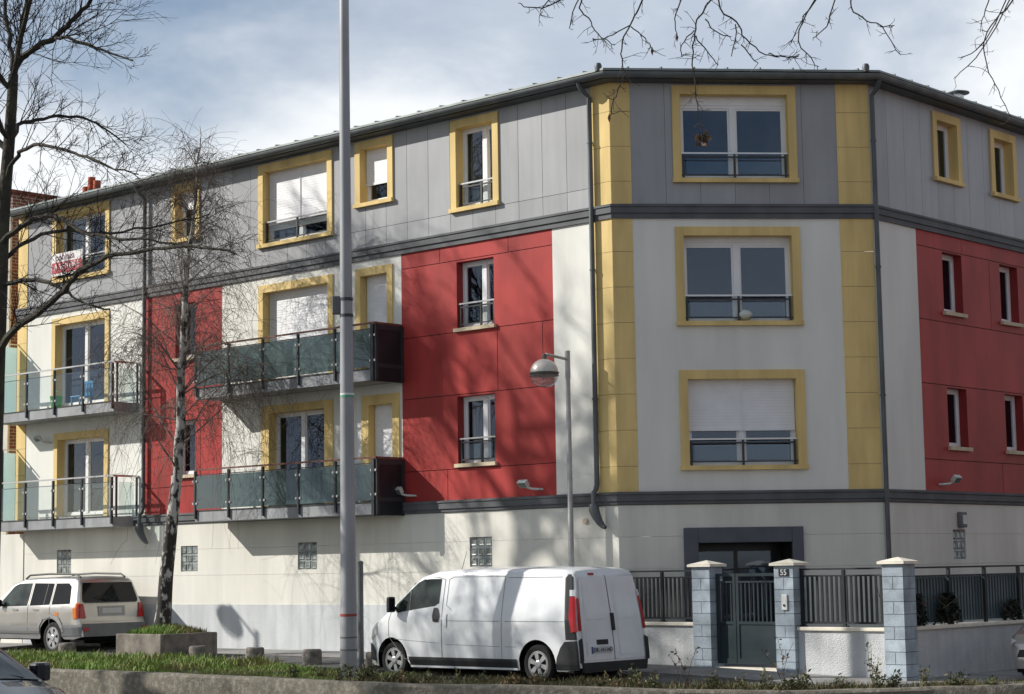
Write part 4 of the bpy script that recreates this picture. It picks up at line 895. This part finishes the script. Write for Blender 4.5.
suv.wheels('alloy',.24); suv.place(-13.66,-1.16,.20,math.pi)
# --- dark hatchback on the street, near corner
def hatch(label,paint,grp=None):
    c = Car('parked_car' if grp else 'passing_car',label,'car',4.0,[(0,1.02),(.05,1.12),(.4,1.36),(1.2,1.45),(1.9,1.43),(2.25,1.36),(3.02,.94),(3.3,.88),(3.75,.74),(3.94,.58),(4.0,.42)],
      [(.2,.78),(.5,.84),(.85,.845),(.95,.82),(1.4,.62)],[(0,.86),(.15,.95),(.4,1.),(3.3,1.),(3.7,.93),(3.9,.82),(4.0,.66)],[(.2,0),(1.4,.2)],(.68,3.2),.30,.355,.18,r=.10,crown=.04)
    c.body([paint],0)
    for sd in (1,-1):
        c.sp([(.62,.95),(1.45,.93),(1.45,1.33),(.95,1.33)],sd,'car_glass','side_window',.005); c.sp([(1.53,.93),(2.72,.92),(2.30,1.27),(2.05,1.33),(1.53,1.33)],sd,'car_glass','side_window',.005)
        c.line([(1.49,1.36),(1.49,.28),(2.75,.28),(2.85,.85)],sd,.01)
        c.sp([(3.55,.56),(3.9,.52),(3.86,.66),(3.6,.74)],sd,'lamp_clear','headlight',.012); c.sp([(.02,.72),(.18,.72),(.2,1.0),(.06,1.05)],sd,'lamp_red','tail_lamp',.012)
        mirror(c,(2.60,sd*.84,.92),sd,paint,sz=(.15,.27,.20))
        c.line([(2.28,1.335),(2.98,.93)],sd,.06,'black_plastic','windscreen_pillar',.012)
    c.topp(2.27,3.0,.98,1.0,'car_glass_green','windscreen'); c.wheels('alloy',.18)
    c.rear([(-.55,.40),(.55,.40),(.5,.52),(-.5,.52)],'black_plastic','grille',.004,front=True)
    MB().tube([(2.98,.55,.985),(2.8,.1,1.09)],.012,.008,6).build('wiper','black_plastic',c.root)
    return c
h = hatch('dark blue car cut off by the lower left corner, windscreen and wing mirror showing','navy_paint'); h.place(4.22-2.62,-15.20-.95,-.10,0)
h2 = hatch('silver car nose showing at the right edge by the side street wall','silver_paint','x'); h2.place(6.96+.86,1.0+4.0,.02,-math.pi/2)

# ------------------------------------------------------------------ vegetation
def catmull(P, k=4):
    P = [Vector(p) for p in P]; out = []
    for i in range(len(P)-1):
        a,b,c,d = P[max(i-1,0)],P[i],P[i+1],P[min(i+2,len(P)-1)]
        for j in range(k):
            t = j/k; out.append(.5*((2*b)+(c-a)*t+(2*a-5*b+4*c-d)*t*t+(3*b-a-3*c+d)*t**3))
    return out+[P[-1]]
def rvec(s=1.): return Vector((rng.gauss(0,s),rng.gauss(0,s),rng.gauss(0,s)))
def shoot(mb, p, d, L, r, level, up=.0, kink=.22, kids=(4,3), shrink=.5, seg=.22, minr=.004):
    """one shoot and, below it, its side shoots"""
    n = max(3,int(L/seg)); pts = [p.copy()]; d = d.normalized()
    for i in range(n):
        d = (d+rvec(kink)+Vector((0,0,up))).normalized(); pts.append(pts[-1]+d*(L/n))
    mb.tube(pts,r,max(minr*.7,r*.35),4 if r > .012 else 3,cap=False)
    if level > 0:
        k = kids[0] if level > 1 else kids[1]
        for i in range(k):
            f = rng.uniform(.2,.97); q = f*n; i0 = min(int(q),n-1); b = pts[i0].lerp(pts[i0+1],q-i0); t = (pts[i0+1]-pts[i0]).normalized()
            s_ = t.orthogonal().normalized(); s_.rotate(Matrix.Rotation(rng.uniform(0,6.28),3,t)); 
            shoot(mb,b,t*rng.uniform(.5,1.)+s_*rng.uniform(.5,.9)+Vector((0,0,.15)),L*shrink*rng.uniform(.6,1.2),max(minr,r*.55),level-1,up,kink,kids,shrink,seg,minr)
LEFT={
'trunk':[(7.82,-18.14,-0.17),(7.84,-18.14,1.15),(7.86,-18.12,2.26),(7.88,-18.11,3.45),(7.89,-18.09,4.32),(7.91,-18.08,5.06),(7.94,-18.05,5.72),(7.96,-18.03,6.3)],
'L1':[(7.964,-18.028,6.299),(8.051,-18.006,6.446),(8.38,-17.945,6.546),(8.628,-17.893,6.681),(8.814,-17.841,6.828),(8.979,-17.811,7.019),(9.023,-17.772,7.327)],
'L2':[(8.38,-17.945,6.546),(8.58,-17.937,6.533),(8.849,-17.928,6.429),(9.231,-17.932,6.268),(9.522,-17.906,6.134)],
'L3':[(7.964,-18.028,6.299),(7.86,-18.006,6.594),(7.725,-17.95,6.902),(7.56,-17.924,7.219),(7.456,-17.902,7.666)],
'L3b':[(7.955,-18.032,6.299),(7.812,-17.872,6.672),(7.647,-17.728,7.01),(7.599,-17.594,7.327),(7.565,-17.511,7.731)],
'L4':[(7.92,-18.063,5.322),(8.09,-18.089,5.513),(8.315,-18.119,5.587),(8.797,-18.149,5.504),(9.24,-18.158,5.348),(9.561,-18.162,5.218),(9.934,-18.175,5.092)],
'L5':[(7.933,-18.054,5.63),(7.821,-17.863,5.886),(7.786,-17.603,6.008),(7.79,-17.247,6.082),(7.821,-16.982,6.025),(7.842,-16.73,5.904)],
'B1':[(7.864,-18.119,3.582),(8.051,-18.184,3.903),(8.459,-18.162,4.098),(8.867,-18.149,4.25),(9.101,-18.167,4.372),(9.431,-18.162,4.472),(9.847,-18.076,4.506),(10.316,-17.945,4.502),(10.746,-17.85,4.411)],
'B2':[(7.894,-18.089,4.797),(8.202,-18.102,4.919),(8.55,-18.08,4.962),(8.797,-18.089,4.901),(9.123,-18.089,4.749),(9.465,-18.071,4.667),(9.834,-17.971,4.606),(10.242,-17.837,4.493)],
'B3':[(7.886,-18.097,4.446),(8.233,-18.019,4.45),(8.506,-18.002,4.402),(8.754,-18.015,4.298),(8.949,-18.011,4.211),(9.314,-17.976,4.094)],
'B4':[(7.89,-18.093,4.645),(7.938,-17.876,4.832),(7.99,-17.533,4.988),(8.098,-17.203,4.971),(8.216,-16.743,5.083),(8.485,-16.27,5.209)],
'M1':[(7.933,-18.054,5.63),(7.465,-18.245,6.034),(6.9,-18.405,6.29),(6.328,-18.575,6.316)],
'M2':[(7.912,-18.076,5.057),(7.651,-18.544,5.34),(7.443,-19.083,5.34)],
'M3':[(7.951,-18.037,6.164),(7.829,-18.384,6.568),(7.86,-18.705,7.115),(7.881,-18.922,7.588)],
'M4':[(7.964,-18.028,6.299),(8.32,-18.115,6.876),(8.736,-18.149,7.392),(9.044,-18.219,7.818)],
'M5':[(7.903,-18.08,4.662),(7.334,-18.245,4.979),(6.627,-18.418,5.096)],
'M6':[(7.938,-18.05,5.721),(8.263,-18.458,6.034),(8.576,-18.761,6.433),(8.875,-18.957,6.915)],
}
TS = .434
RAD = dict(trunk=(.19,.10),L1=(.075,.02),L2=(.04,.015),L3=(.06,.02),L3b=(.05,.02),L4=(.05,.013),L5=(.05,.013),B1=(.085,.02),B2=(.065,.015),B3=(.05,.015),B4=(.05,.015),M1=(.07,.02),M2=(.06,.02),M3=(.06,.02),M4=(.06,.02),M5=(.06,.02),M6=(.055,.02))
t = thing('bare_tree','dark leafless street tree whose branches reach in from the left edge','tree',(7.82,-18.14,-.17))
mb = MB(); mb.tube(catmull(LEFT['trunk']),RAD['trunk'][0]*TS*1.15,RAD['trunk'][1]*TS,12); mb.build('trunk','bark_dark',t,smooth=True)
tw = MB()
for k_,P_ in LEFT.items():
    if k_ == 'trunk': continue
    pts = [q+rvec(.02*TS) for q in catmull(P_,4)]; pts[0] = Vector(P_[0]); r0,r1 = RAD[k_]; r0 *= TS; r1 *= TS
    MB().tube(pts,r0,r1,7).build('branch','bark_dark',t,smooth=True)
    n = len(pts)-1; L = sum((a-b).length for a,b in zip(pts,pts[1:]))
    for i in range(int(L/TS*(7 if k_[0] in 'LM' else 4.2))):
        f = rng.uniform(.12,1.); q = f*n; i0 = min(int(q),n-1); b = pts[i0].lerp(pts[i0+1],q-i0); d = (pts[i0+1]-pts[i0]).normalized()
        s_ = d.orthogonal().normalized(); s_.rotate(Matrix.Rotation(rng.uniform(0,6.28),3,d))
        shoot(tw,b,d*1.1+s_*.8+Vector((0,0,.2)),TS*rng.uniform(.7,2.1)*(1-.62*f),TS*.014*(1-.4*f),2,.015,.10,(4,3),.5,.2*TS,.0040*TS)
tw.build('twigs','twig_dark',t)
# second street tree, out of frame to the left, seen by its shadow on the red wall
def street_tree(x,y,label,H=13,seed=1,dense=8):
    global rng; old = rng; rng = random.Random(seed); zb = zg(x,y)-.05
    t = thing('bare_tree',label,'tree',(x,y,zb))
    tp = [Vector((x,y,zb)),Vector((x+.05,y,zb+2)),Vector((x,y+.1,zb+4.2)),Vector((x+.15,y,zb+6.5)),Vector((x+.05,y-.1,zb+H*.72))]
    MB().tube(catmull(tp),.19,.07,10).build('trunk','bark_dark',t,smooth=True); tw = MB()
    for i in range(15 if dense > 5 else 9):
        f = rng.uniform(.35,1.); b = tp[2].lerp(tp[4],f); az = i*2.4+rng.uniform(-.4,.4); d = Vector((math.cos(az),math.sin(az),rng.uniform(.45,1.1))).normalized(); pts = [b]
        L = rng.uniform(3,5)*(1.1-.4*f)
        for j in range(10): d = (d+rvec(.14)+Vector((0,0,.05))).normalized(); pts.append(pts[-1]+d*L/10)
        MB().tube(pts,.095,.03,6).build('branch','bark_dark',t,smooth=True)
        for j in range(6):
            q = rng.uniform(.25,.95)*10; i0 = min(int(q),9); bb = pts[i0].lerp(pts[i0+1],q-i0); d2 = ((pts[i0+1]-pts[i0]).normalized()+rvec().normalized()*.7+Vector((0,0,.2))).normalized(); p2 = [bb]
            for m_ in range(7): d2 = (d2+rvec(.10)).normalized(); p2.append(p2[-1]+d2*rng.uniform(1.6,2.6)/7)
            tw.tube(p2,.042,.018,5,cap=False)
            for m_ in range(5):
                u = p2[rng.randrange(2,8)]; shoot(tw,u,d2+rvec().normalized()*.7,rng.uniform(.7,1.3),.022,1,.02,.12,(3,3),.6,.25,.010)
        for j in range(dense):
            q = rng.uniform(.2,1)*10; i0 = min(int(q),9); bb = pts[i0].lerp(pts[i0+1],q-i0); s_ = rvec().normalized()
            shoot(tw,bb,(pts[i0+1]-pts[i0]).normalized()+s_*.8,rng.uniform(.7,1.5),.014,2,.0,.2,(4,3),.5,.2,.005)
    tw.build('twigs','twig_dark',t); rng = old
street_tree(-17.2,-10.6,'tall leafless street tree beyond the left edge, its shadow reaching the red wall',22,3,6)
street_tree(-12.6,-12.0,'tall leafless street tree beyond the left edge, its shadow falling on the white van',9.3,5,3)
# birch
t = thing('birch_tree','slender white barked birch with hanging bare twigs in the concrete planter','tree',(-10.14,-2.33,.8))
BIR = [(-10.24,-2.40,.74),(-10.15,-2.33,2.23),(-10.01,-2.21,4.09),(-9.92,-2.13,6.61),(-9.87,-2.08,8.3),(-9.74,-1.97,9.8),(-9.65,-1.89,11.42)]
bp = [q+rvec(.012) for q in catmull(BIR,5)]
radii = [.165*(1-i/(len(bp)-1))**1.15+.006 for i in range(len(bp))]; radii[0] = .22; radii[1] = .18
MB().tube(bp,.18,.02,14,radii=radii).build('trunk','bark_birch',t,smooth=True)
tw = MB()
def weep(p,L,r,d):
    n = max(4,int(L/.16)); pts = [p.copy()]
    for i in range(n):
        d = (d*.86+Vector((0,0,-.20))+rvec(.07)).normalized(); pts.append(pts[-1]+d*L/n)
    tw.tube(pts,r,.0025,3,cap=False); return pts
for i in range(64):
    f = rng.random()**.8; z = 3.9+f*6.8; k0 = min(range(len(bp)),key=lambda j: abs(bp[j].z-z)); b = bp[k0]; az = i*2.4+rng.uniform(-.4,.4)
    d = Vector((math.cos(az),math.sin(az),rng.uniform(.5,1.3))).normalized(); L = rng.uniform(1.3,2.7)*(1.12-.82*f); pts = [b]; n = 10
    for j in range(n): d = (d+rvec(.09)+Vector((0,0,.02-.14*j/n))).normalized(); pts.append(pts[-1]+d*L/n)
    br = MB().tube(pts,.020*(1.1-.7*f),.005,6); br.build('branch','birch_limb',t,smooth=True)
    for j in range(int(L*9)):
        q = rng.uniform(.25,1)*n; i0 = min(int(q),n-1); bb = pts[i0].lerp(pts[i0+1],q-i0)
        sub = weep(bb,rng.uniform(.5,2.5)*(1.1-.75*f),.0048,(d+rvec(.6)).normalized())
        for m_ in range(6):
            u = sub[rng.randrange(1,len(sub))]; weep(u,rng.uniform(.25,.8),.0034,rvec(.7)+Vector((0,0,-.2)))
for i in range(3): weep(Vector((-8.75+.1*i,-2.0,4.6)),2.2,.006,Vector((.1,0,-1)))
tw.build('twigs','twig_birch',t)
# near tree overhead
t = thing('bare_tree','near leafless tree with thin twigs hanging into the top of the view','tree',(20.5,-12.73,-.16))
TL = [(20.5,-12.73,-.16),(20.5,-12.73,1.87),(20.53,-12.71,3.48),(20.35,-12.87,5.03),(19.6,-13.55,5.83),(18.43,-14.61,6.19),(17.01,-15.9,6.28),(15.82,-16.98,6.14),(14.86,-17.84,6.07),(14.24,-18.4,5.88)]
lp = catmull(TL,4); MB().tube(lp,.22,.018,10).build('trunk','bark_dark',t,smooth=True)
TOPTW=[
[(15.01,-18.13,5.44),(14.97,-18.17,5.32),(14.92,-18.21,5.21),(14.91,-18.22,5.07),(14.92,-18.21,4.96),(14.88,-18.25,4.84),(14.85,-18.28,4.71)],
[(14.95,-18.18,5.29),(14.85,-18.28,5.21),(14.78,-18.34,5.2)],
[(14.96,-18.18,5.28),(15.02,-18.12,5.2),(15.05,-18.09,5.13)],
[(14.49,-18.11,5.56),(14.53,-18.07,5.44),(14.57,-18.03,5.34),(14.65,-17.96,5.26)],
[(14.47,-18.12,5.54),(14.44,-18.15,5.38)],
[(14.48,-18.4,5.5),(14.43,-18.44,5.41)],
[(14.35,-18.14,5.58),(14.2,-18.27,5.54),(14.15,-18.32,5.58)],
[(14.91,-17.59,5.58),(14.88,-17.62,5.43),(14.89,-17.62,5.35)],
[(15.45,-18.01,5.38),(15.39,-18.07,5.26),(15.37,-18.09,5.13),(15.36,-18.09,4.98),(15.37,-18.08,4.81),(15.38,-18.08,4.66),(15.4,-18.06,4.53)],
[(15.37,-18.08,5.19),(15.31,-18.14,5.09),(15.31,-18.14,5.03)],
[(15.38,-18.08,5.15),(15.43,-18.03,5.05),(15.48,-17.99,4.97)],
[(15.52,-18.03,5.36),(15.6,-17.96,5.22),(15.64,-17.92,5.11),(15.72,-17.85,5.02),(15.82,-17.76,5.0),(15.88,-17.71,5.0)],
[(15.46,-18.09,5.24),(15.52,-18.03,5.15),(15.58,-17.98,5.13)],
[(15.6,-17.96,5.21),(15.57,-17.98,5.01)],
[(15.62,-17.95,5.07),(15.69,-17.88,4.96)],
[(15.41,-16.8,5.64),(15.33,-16.87,5.47),(15.29,-16.91,5.36)],
[(15.33,-16.87,5.44),(15.38,-16.82,5.26),(15.42,-16.79,5.19)],
[(15.88,-17.3,5.43),(15.85,-17.34,5.27),(15.78,-17.4,5.19)],
[(15.97,-17.26,5.42),(16.03,-17.22,5.31),(16.11,-17.14,5.25),(16.19,-17.07,5.07)],
[(16.11,-17.14,5.25),(16.17,-17.08,5.26)],
[(16.29,-15.74,5.68),(16.22,-15.81,5.58),(16.14,-15.88,5.42),(16.15,-15.88,5.22),(16.2,-15.83,5.06),(16.25,-15.78,4.88)],
[(16.15,-15.88,5.41),(16.02,-15.99,5.29)],
[(16.15,-15.88,5.37),(15.99,-16.02,5.16)],
[(16.47,-16.43,5.49),(16.44,-16.46,5.36)],
[(15.42,-17.38,5.17),(15.5,-17.31,5.14),(15.57,-17.25,5.15)],
]
tw = MB()
for P_ in TOPTW:
    P_ = [Vector(p) for p in P_]
    if P_[0].z > 5.33:
        q = min(lp[16:],key=lambda p: (p-P_[0]-Vector((.35,.35,.6))).length); P_ = [q,q.lerp(P_[0],.55)+Vector((0,0,.12))]+P_; r = .0066
    else: r = .0042
    pts = [p+rvec(.004) for p in catmull(P_,4)]; tw.tube(pts,r,.0028,5,cap=False)
    for i in range(int(len(pts)*.8)):
        b = pts[rng.randrange(2,len(pts))]; shoot(tw,b,rvec()+Vector((0,0,-.5)),rng.uniform(.03,.13),.0026,1,0,.2,(1,1),.5,.03,.0018)
tw.build('twigs','twig_dark',t)
lf = MB()
for i in range(16):
    c = Vector((15.1,-17.63,4.61))+(Vector((15.4,-18.06,4.51))-Vector((15.1,-17.63,4.61)))+rvec(.02); u = rvec().normalized()*.024; v = u.orthogonal().normalized()*.014; lf.quad(c-u,c+v,c+u*1.1,c-v)
for p in ((14.89,-17.62,5.33),(15.05,-18.09,5.12),(14.85,-18.28,4.70)):
    u = Vector((.0,.0,.03)); v = Vector((.008,.006,0)); c = Vector(p); lf.quad(c-u,c+v,c+u,c-v)
lf.build('dead_leaves','dead_leaf',t)
# grass on the verge and planter
def grass(name, N, region, m, h=(.05,.14), w=.008, label=None):
    mb = MB()
    for _ in range(N):
        x,y,z = region(); a = rng.uniform(0,6.28); hh = rng.uniform(*h); l = Vector((math.cos(a),math.sin(a),0))*rng.uniform(.0,.7)*hh; s_ = Vector((-math.sin(a+.8),math.cos(a+.8),0))*w; p = Vector((x,y,z))
        mb.quad(p-s_,p+s_,p+l*.4+Vector((0,0,hh*.6))+s_*.6,p+l*.4+Vector((0,0,hh*.6))-s_*.6); mb.quad(p+l*.4+Vector((0,0,hh*.6))-s_*.6,p+l*.4+Vector((0,0,hh*.6))+s_*.6,p+l+Vector((0,0,hh)))
    return mb.build(name,m)
def vreg(x0,x1):
    def f():
        while True:
            x = rng.uniform(x0,x1)
            def ly(P):
                return lerp_tab(P,x)
            y0,y1 = ly(K)+.2,ly(V); y = rng.uniform(y0,y1)
            if rng.random() < .55+.45*math.sin(x*2.3+y*3.1)*math.sin(x*.9-y*1.7): return x,y,zg(x,y)+.03
    return f
o = grass('verge_grass',34000,vreg(-17,-1.2),'grass_green',(.03,.10),.008); tag(o,'bright green grass on the verge behind the kerb','grass',kind='stuff')
o = grass('weedy_grass',7000,vreg(-1.2,9),'weed_leaf',(.04,.14),.009); tag(o,'sparse dull green grass along the kerb below the van','grass',kind='stuff')
o = grass('dry_grass',1500,vreg(-1.5,9),'dry_grass',(.05,.16),.007); tag(o,'dry straw coloured grass along the kerb','grass',kind='stuff')
def lreg():
    while True:
        x = rng.uniform(-17,-5.5); y = rng.uniform(-6.6,-3.2)
        if rng.random() < .5+.5*math.sin(x*3.3+y*2.1)*math.sin(x*1.7-y*2.9): return x,y,zg(x,y)+.05
o = grass('grass_tufts',9000,lreg,'grass_green',(.08,.20),.016); tag(o,'taller lush green tufts on the verge at the left','grass',kind='stuff')
def preg():
    while True:
        x,y = rng.uniform(-10.72,-9.47),rng.uniform(-3.0,-1.78)
        return x,y,.70+.13*math.sin(math.pi*(x+10.74)/1.29)*math.sin(math.pi*(y+3.02)/1.26)
o = grass('planter_grass',2600,preg,'grass_green',(.04,.15),.009); tag(o,'green grass growing in the birch planter','grass',kind='stuff')
mb = MB()
for i in range(420):
    x = rng.uniform(-15,7.5); y = rng.uniform(lerp_tab(K,x)+.2,lerp_tab(W0,x)); c = Vector((x,y,zg(x,y)+rng.uniform(.03,.10))); u = Vector((rng.gauss(0,1),rng.gauss(0,1),rng.gauss(0,.25))).normalized()*rng.uniform(.02,.045); v = u.cross(Vector((rng.gauss(0,.2),rng.gauss(0,.2),1))).normalized()*u.length*.5; mb.quad(c-u,c+v,c+u,c-v)
o = mb.build('fallen_leaves','dead_leaf'); tag(o,'scattered brown fallen leaves on the verge and parking strip','leaves',kind='stuff')
def weed(x,y,h,label,grp,leafm='weed_leaf',dens_=26,spread=.14,name='weed_plant'):
    z = zg(x,y)+.02; t = thing(name,label,'plant',(x,y,z),grp); st = MB(); lf = MB()
    for i in range(rng.randint(3,6)):
        a = rng.uniform(0,6.28); d = Vector((math.cos(a)*spread*2,math.sin(a)*spread*2,1)).normalized(); pts = [Vector((x,y,z))+rvec(.02).cross(Vector((0,0,1)))]
        hh = h*rng.uniform(.5,1)
        for j in range(7): d = (d+rvec(.10)).normalized(); pts.append(pts[-1]+d*hh/7)
        st.tube(pts,.006,.003,3,cap=False)
        for j in range(dens_):
            q = rng.uniform(.1,1)*7; i0 = min(int(q),6); c = pts[i0].lerp(pts[i0+1],q-i0)+rvec(.02); u = (rvec()+Vector((0,0,.4))).normalized()*rng.uniform(.018,.045); v = u.cross(rvec()).normalized()*u.length*.4
            lf.quad(c,c+u+v,c+u*2,c+u-v)
    st.build('stems','weed_stem',t); lf.build('leaves',leafm,t)
GW = 'weeds along the kerb in front of the van'
for i in range(20):
    x = rng.uniform(-2.3,3.6); y = lerp_tab(K,x)+rng.uniform(.3,1.0); weed(x,y,rng.uniform(.22,.42),'low leafy weed growing along the kerb in front of the white van',GW)
for i in range(5):
    x = rng.uniform(-1.8,3.2); y = lerp_tab(K,x)+rng.uniform(.4,.9); weed(x,y,rng.uniform(.2,.38),'withered brown weed along the kerb in front of the white van','withered weeds by the van','dry_grass',24,.3)
GF = 'weeds along the kerb in front of the fence'
for i in range(16):
    x = rng.uniform(3.7,8.2); y = lerp_tab(K,x)+rng.uniform(.15,.55); weed(x,y,rng.uniform(.2,.5),'low leafy weed growing along the kerb in front of the gate and fence',GF)
weed(5.35,-2.75,1.0,'tall dry weed stalk in front of the sunlit low wall right of the gate',None,'weed_stem',16,.04)
weed(4.1,-3.5,.75,'thin dry weed stalk in front of the right gate pillar',None,'weed_stem',14,.05)
weed(6.45,-1.95,.8,'bushy weed in front of the corner pillar',None,'weed_leaf',30,.12)
def shrub(x,y,zb,h,r,label,flowers=False,N=500,thin=1.):
    t = thing('shrub',label,'shrub',(x,y,zb)); lf = MB(); st = MB()
    for i in range(7): st.tube([(x,y,zb),(x+thin*rng.gauss(0,r*.4),y+rng.gauss(0,r*.4),zb+h*.6),(x+thin*rng.gauss(0,r*.6),y+rng.gauss(0,r*.6),zb+h*.95)],.012,.005,4)
    st.build('stems','weed_stem',t)
    for i in range(N):
        f = rng.random()**.8; rr = r*math.sqrt(rng.random())*(1.15-.7*f); a = rng.uniform(0,6.28); c = Vector((x+thin*rr*math.cos(a),y+rr*math.sin(a),zb+h*f)); u = rvec().normalized()*rng.uniform(.03,.06); v = u.cross(rvec()).normalized()*u.length*.5; lf.quad(c-u,c+v,c+u,c-v)
    lf.build('leaves','shrub_leaf',t)
    if flowers:
        fl = MB()
        for i in range(26): c = Vector((x+rng.gauss(0,r*.5),y+rng.gauss(0,r*.5),zb+h*rng.uniform(.55,1.02))); u = rvec().normalized()*.03; v = u.cross(rvec()).normalized()*.03; fl.quad(c-u,c+v,c+u,c-v)
        fl.build('flowers','red_flower',t)
shrub(5.25,.75,.2,1.5,.28,'flowering shrub with red blooms behind the railing by the corner pillar',True)
shrub(5.765,.55,.92,.50,.30,'dark evergreen shrub on the side wall just behind the corner pillar',N=420,thin=.33)
shrub(5.765,1.55,.92,.50,.42,'broad dark shrub against the blue sheeting of the side railing',N=620,thin=.25)
shrub(5.765,3.75,.92,.34,.35,'small dark shrub at the far end of the side railing',N=300,thin=.25)

# ------------------------------------------------------------------ camera, light, sky
al = .735776; ro = -.0157574; pi_ = .113974; f_px = 1932.12
Rv = Vector((math.cos(al),math.sin(al),0)); Fh = Vector((-math.sin(al),math.cos(al),0)); Zv = Vector((0,0,1))
Fw = Fh*math.cos(pi_)+Zv*math.sin(pi_); Up = -Fh*math.sin(pi_)+Zv*math.cos(pi_)
R2 = Rv*math.cos(ro)+Up*math.sin(ro); U2 = -Rv*math.sin(ro)+Up*math.cos(ro)
cd = bpy.data.cameras.new('Camera'); cam = bpy.data.objects.new('Camera',cd); C.objects.link(cam)
mt = Matrix((R2,U2,-Fw)).transposed().to_4x4(); mt.translation = Vector((22.231,-27.359,1.95)); cam.matrix_world = mt
cd.sensor_width = 36; cd.lens = f_px/1024*36; cd.clip_start = .1; cd.clip_end = 2000; sc.camera = cam
trav = Vector((1.03,.75,-.76)).normalized(); S = -trav
ld = bpy.data.lights.new('Sun','SUN'); ld.energy = 4.9; ld.angle = R(.55); ld.color = (1.,.96,.895); lo = bpy.data.objects.new('Sun',ld); C.objects.link(lo)
lo.rotation_euler = S.to_track_quat('Z','Y').to_euler(); lo.location = (-30,-30,40)
w = bpy.data.worlds.new('World'); sc.world = w; w.use_nodes = True; nt = w.node_tree; bg = nt.nodes['Background']
sk = nt.nodes.new('ShaderNodeTexSky'); sk.sky_type = 'NISHITA'; sk.sun_disc = False; sk.sun_elevation = math.asin(S.z); sk.sun_rotation = math.atan2(S.x,S.y)
tc = nt.nodes.new('ShaderNodeTexCoord')
def cloud(scale,off,st,detail=7,dist=.2):
    mp = nt.nodes.new('ShaderNodeMapping'); mp.inputs['Scale'].default_value = st; mp.inputs['Location'].default_value = off
    n = nt.nodes.new('ShaderNodeTexNoise'); n.inputs['Scale'].default_value = scale; n.inputs['Detail'].default_value = detail; n.inputs['Distortion'].default_value = dist; n.inputs['Roughness'].default_value = .55
    nt.links.new(tc.outputs['Generated'],mp.inputs[0]); nt.links.new(mp.outputs[0],n.inputs['Vector']); return n
def rngmap(n,a,b):
    r = nt.nodes.new('ShaderNodeMapRange'); r.interpolation_type = 'SMOOTHSTEP'; r.inputs[1].default_value = a; r.inputs[2].default_value = b; nt.links.new(n.outputs[0],r.inputs[0]); return r
n1 = cloud(4.2,(17.77, 8.0, 11.77),(1,1,1.9)); n2 = cloud(2.6,(17.2, 4.57, 10.31),(1,1,1.8),6)
# cloud brightness: noise, whiter towards the horizon
sp = nt.nodes.new('ShaderNodeSeparateXYZ'); nt.links.new(tc.outputs['Generated'],sp.inputs[0])
gr = nt.nodes.new('ShaderNodeMapRange'); gr.inputs[1].default_value = .18; gr.inputs[2].default_value = .31; gr.inputs[3].default_value = .15; gr.inputs[4].default_value = -.11; nt.links.new(sp.outputs[2],gr.inputs[0])
a1 = nt.nodes.new('ShaderNodeMath'); a1.operation = 'ADD'; nt.links.new(n1.outputs[0],a1.inputs[0]); nt.links.new(gr.outputs[0],a1.inputs[1])
bright = rngmap(a1,.34,.62)
cover = rngmap(n2,.34,.56)
cc = nt.nodes.new('ShaderNodeMix'); cc.data_type = 'RGBA'; cc.inputs[6].default_value = (4.2,4.8,5.7,1); cc.inputs[7].default_value = (8.0,8.25,8.45,1); nt.links.new(bright.outputs[0],cc.inputs[0])
# clouds brightened towards the view and dimmed opposite, to keep fill light low
dt = nt.nodes.new('ShaderNodeVectorMath'); dt.operation = 'DOT_PRODUCT'; dt.inputs[1].default_value = (-.66,.73,.18); nt.links.new(tc.outputs['Generated'],dt.inputs[0])
fr = nt.nodes.new('ShaderNodeMapRange'); fr.interpolation_type = 'SMOOTHSTEP'; fr.inputs[1].default_value = .2; fr.inputs[2].default_value = .9; fr.inputs[3].default_value = .86; fr.inputs[4].default_value = 1.14; nt.links.new(dt.outputs['Value'],fr.inputs[0])
cm = nt.nodes.new('ShaderNodeVectorMath'); cm.operation = 'SCALE'; nt.links.new(cc.outputs[2],cm.inputs[0]); nt.links.new(fr.outputs[0],cm.inputs['Scale'])
mx = nt.nodes.new('ShaderNodeMix'); mx.data_type = 'RGBA'; nt.links.new(cover.outputs[0],mx.inputs[0]); nt.links.new(sk.outputs[0],mx.inputs[6]); nt.links.new(cm.outputs[0],mx.inputs[7])
nt.links.new(mx.outputs[2],bg.inputs[0]); bg.inputs[1].default_value = .10
vs = sc.view_settings; vs.view_transform = 'Standard'; vs.look = 'None'; vs.gamma = 1; vs.use_curve_mapping = False; vs.exposure = .13
sc.cycles.max_bounces = 8; sc.cycles.transparent_max_bounces = 16; sc.cycles.use_denoising = True
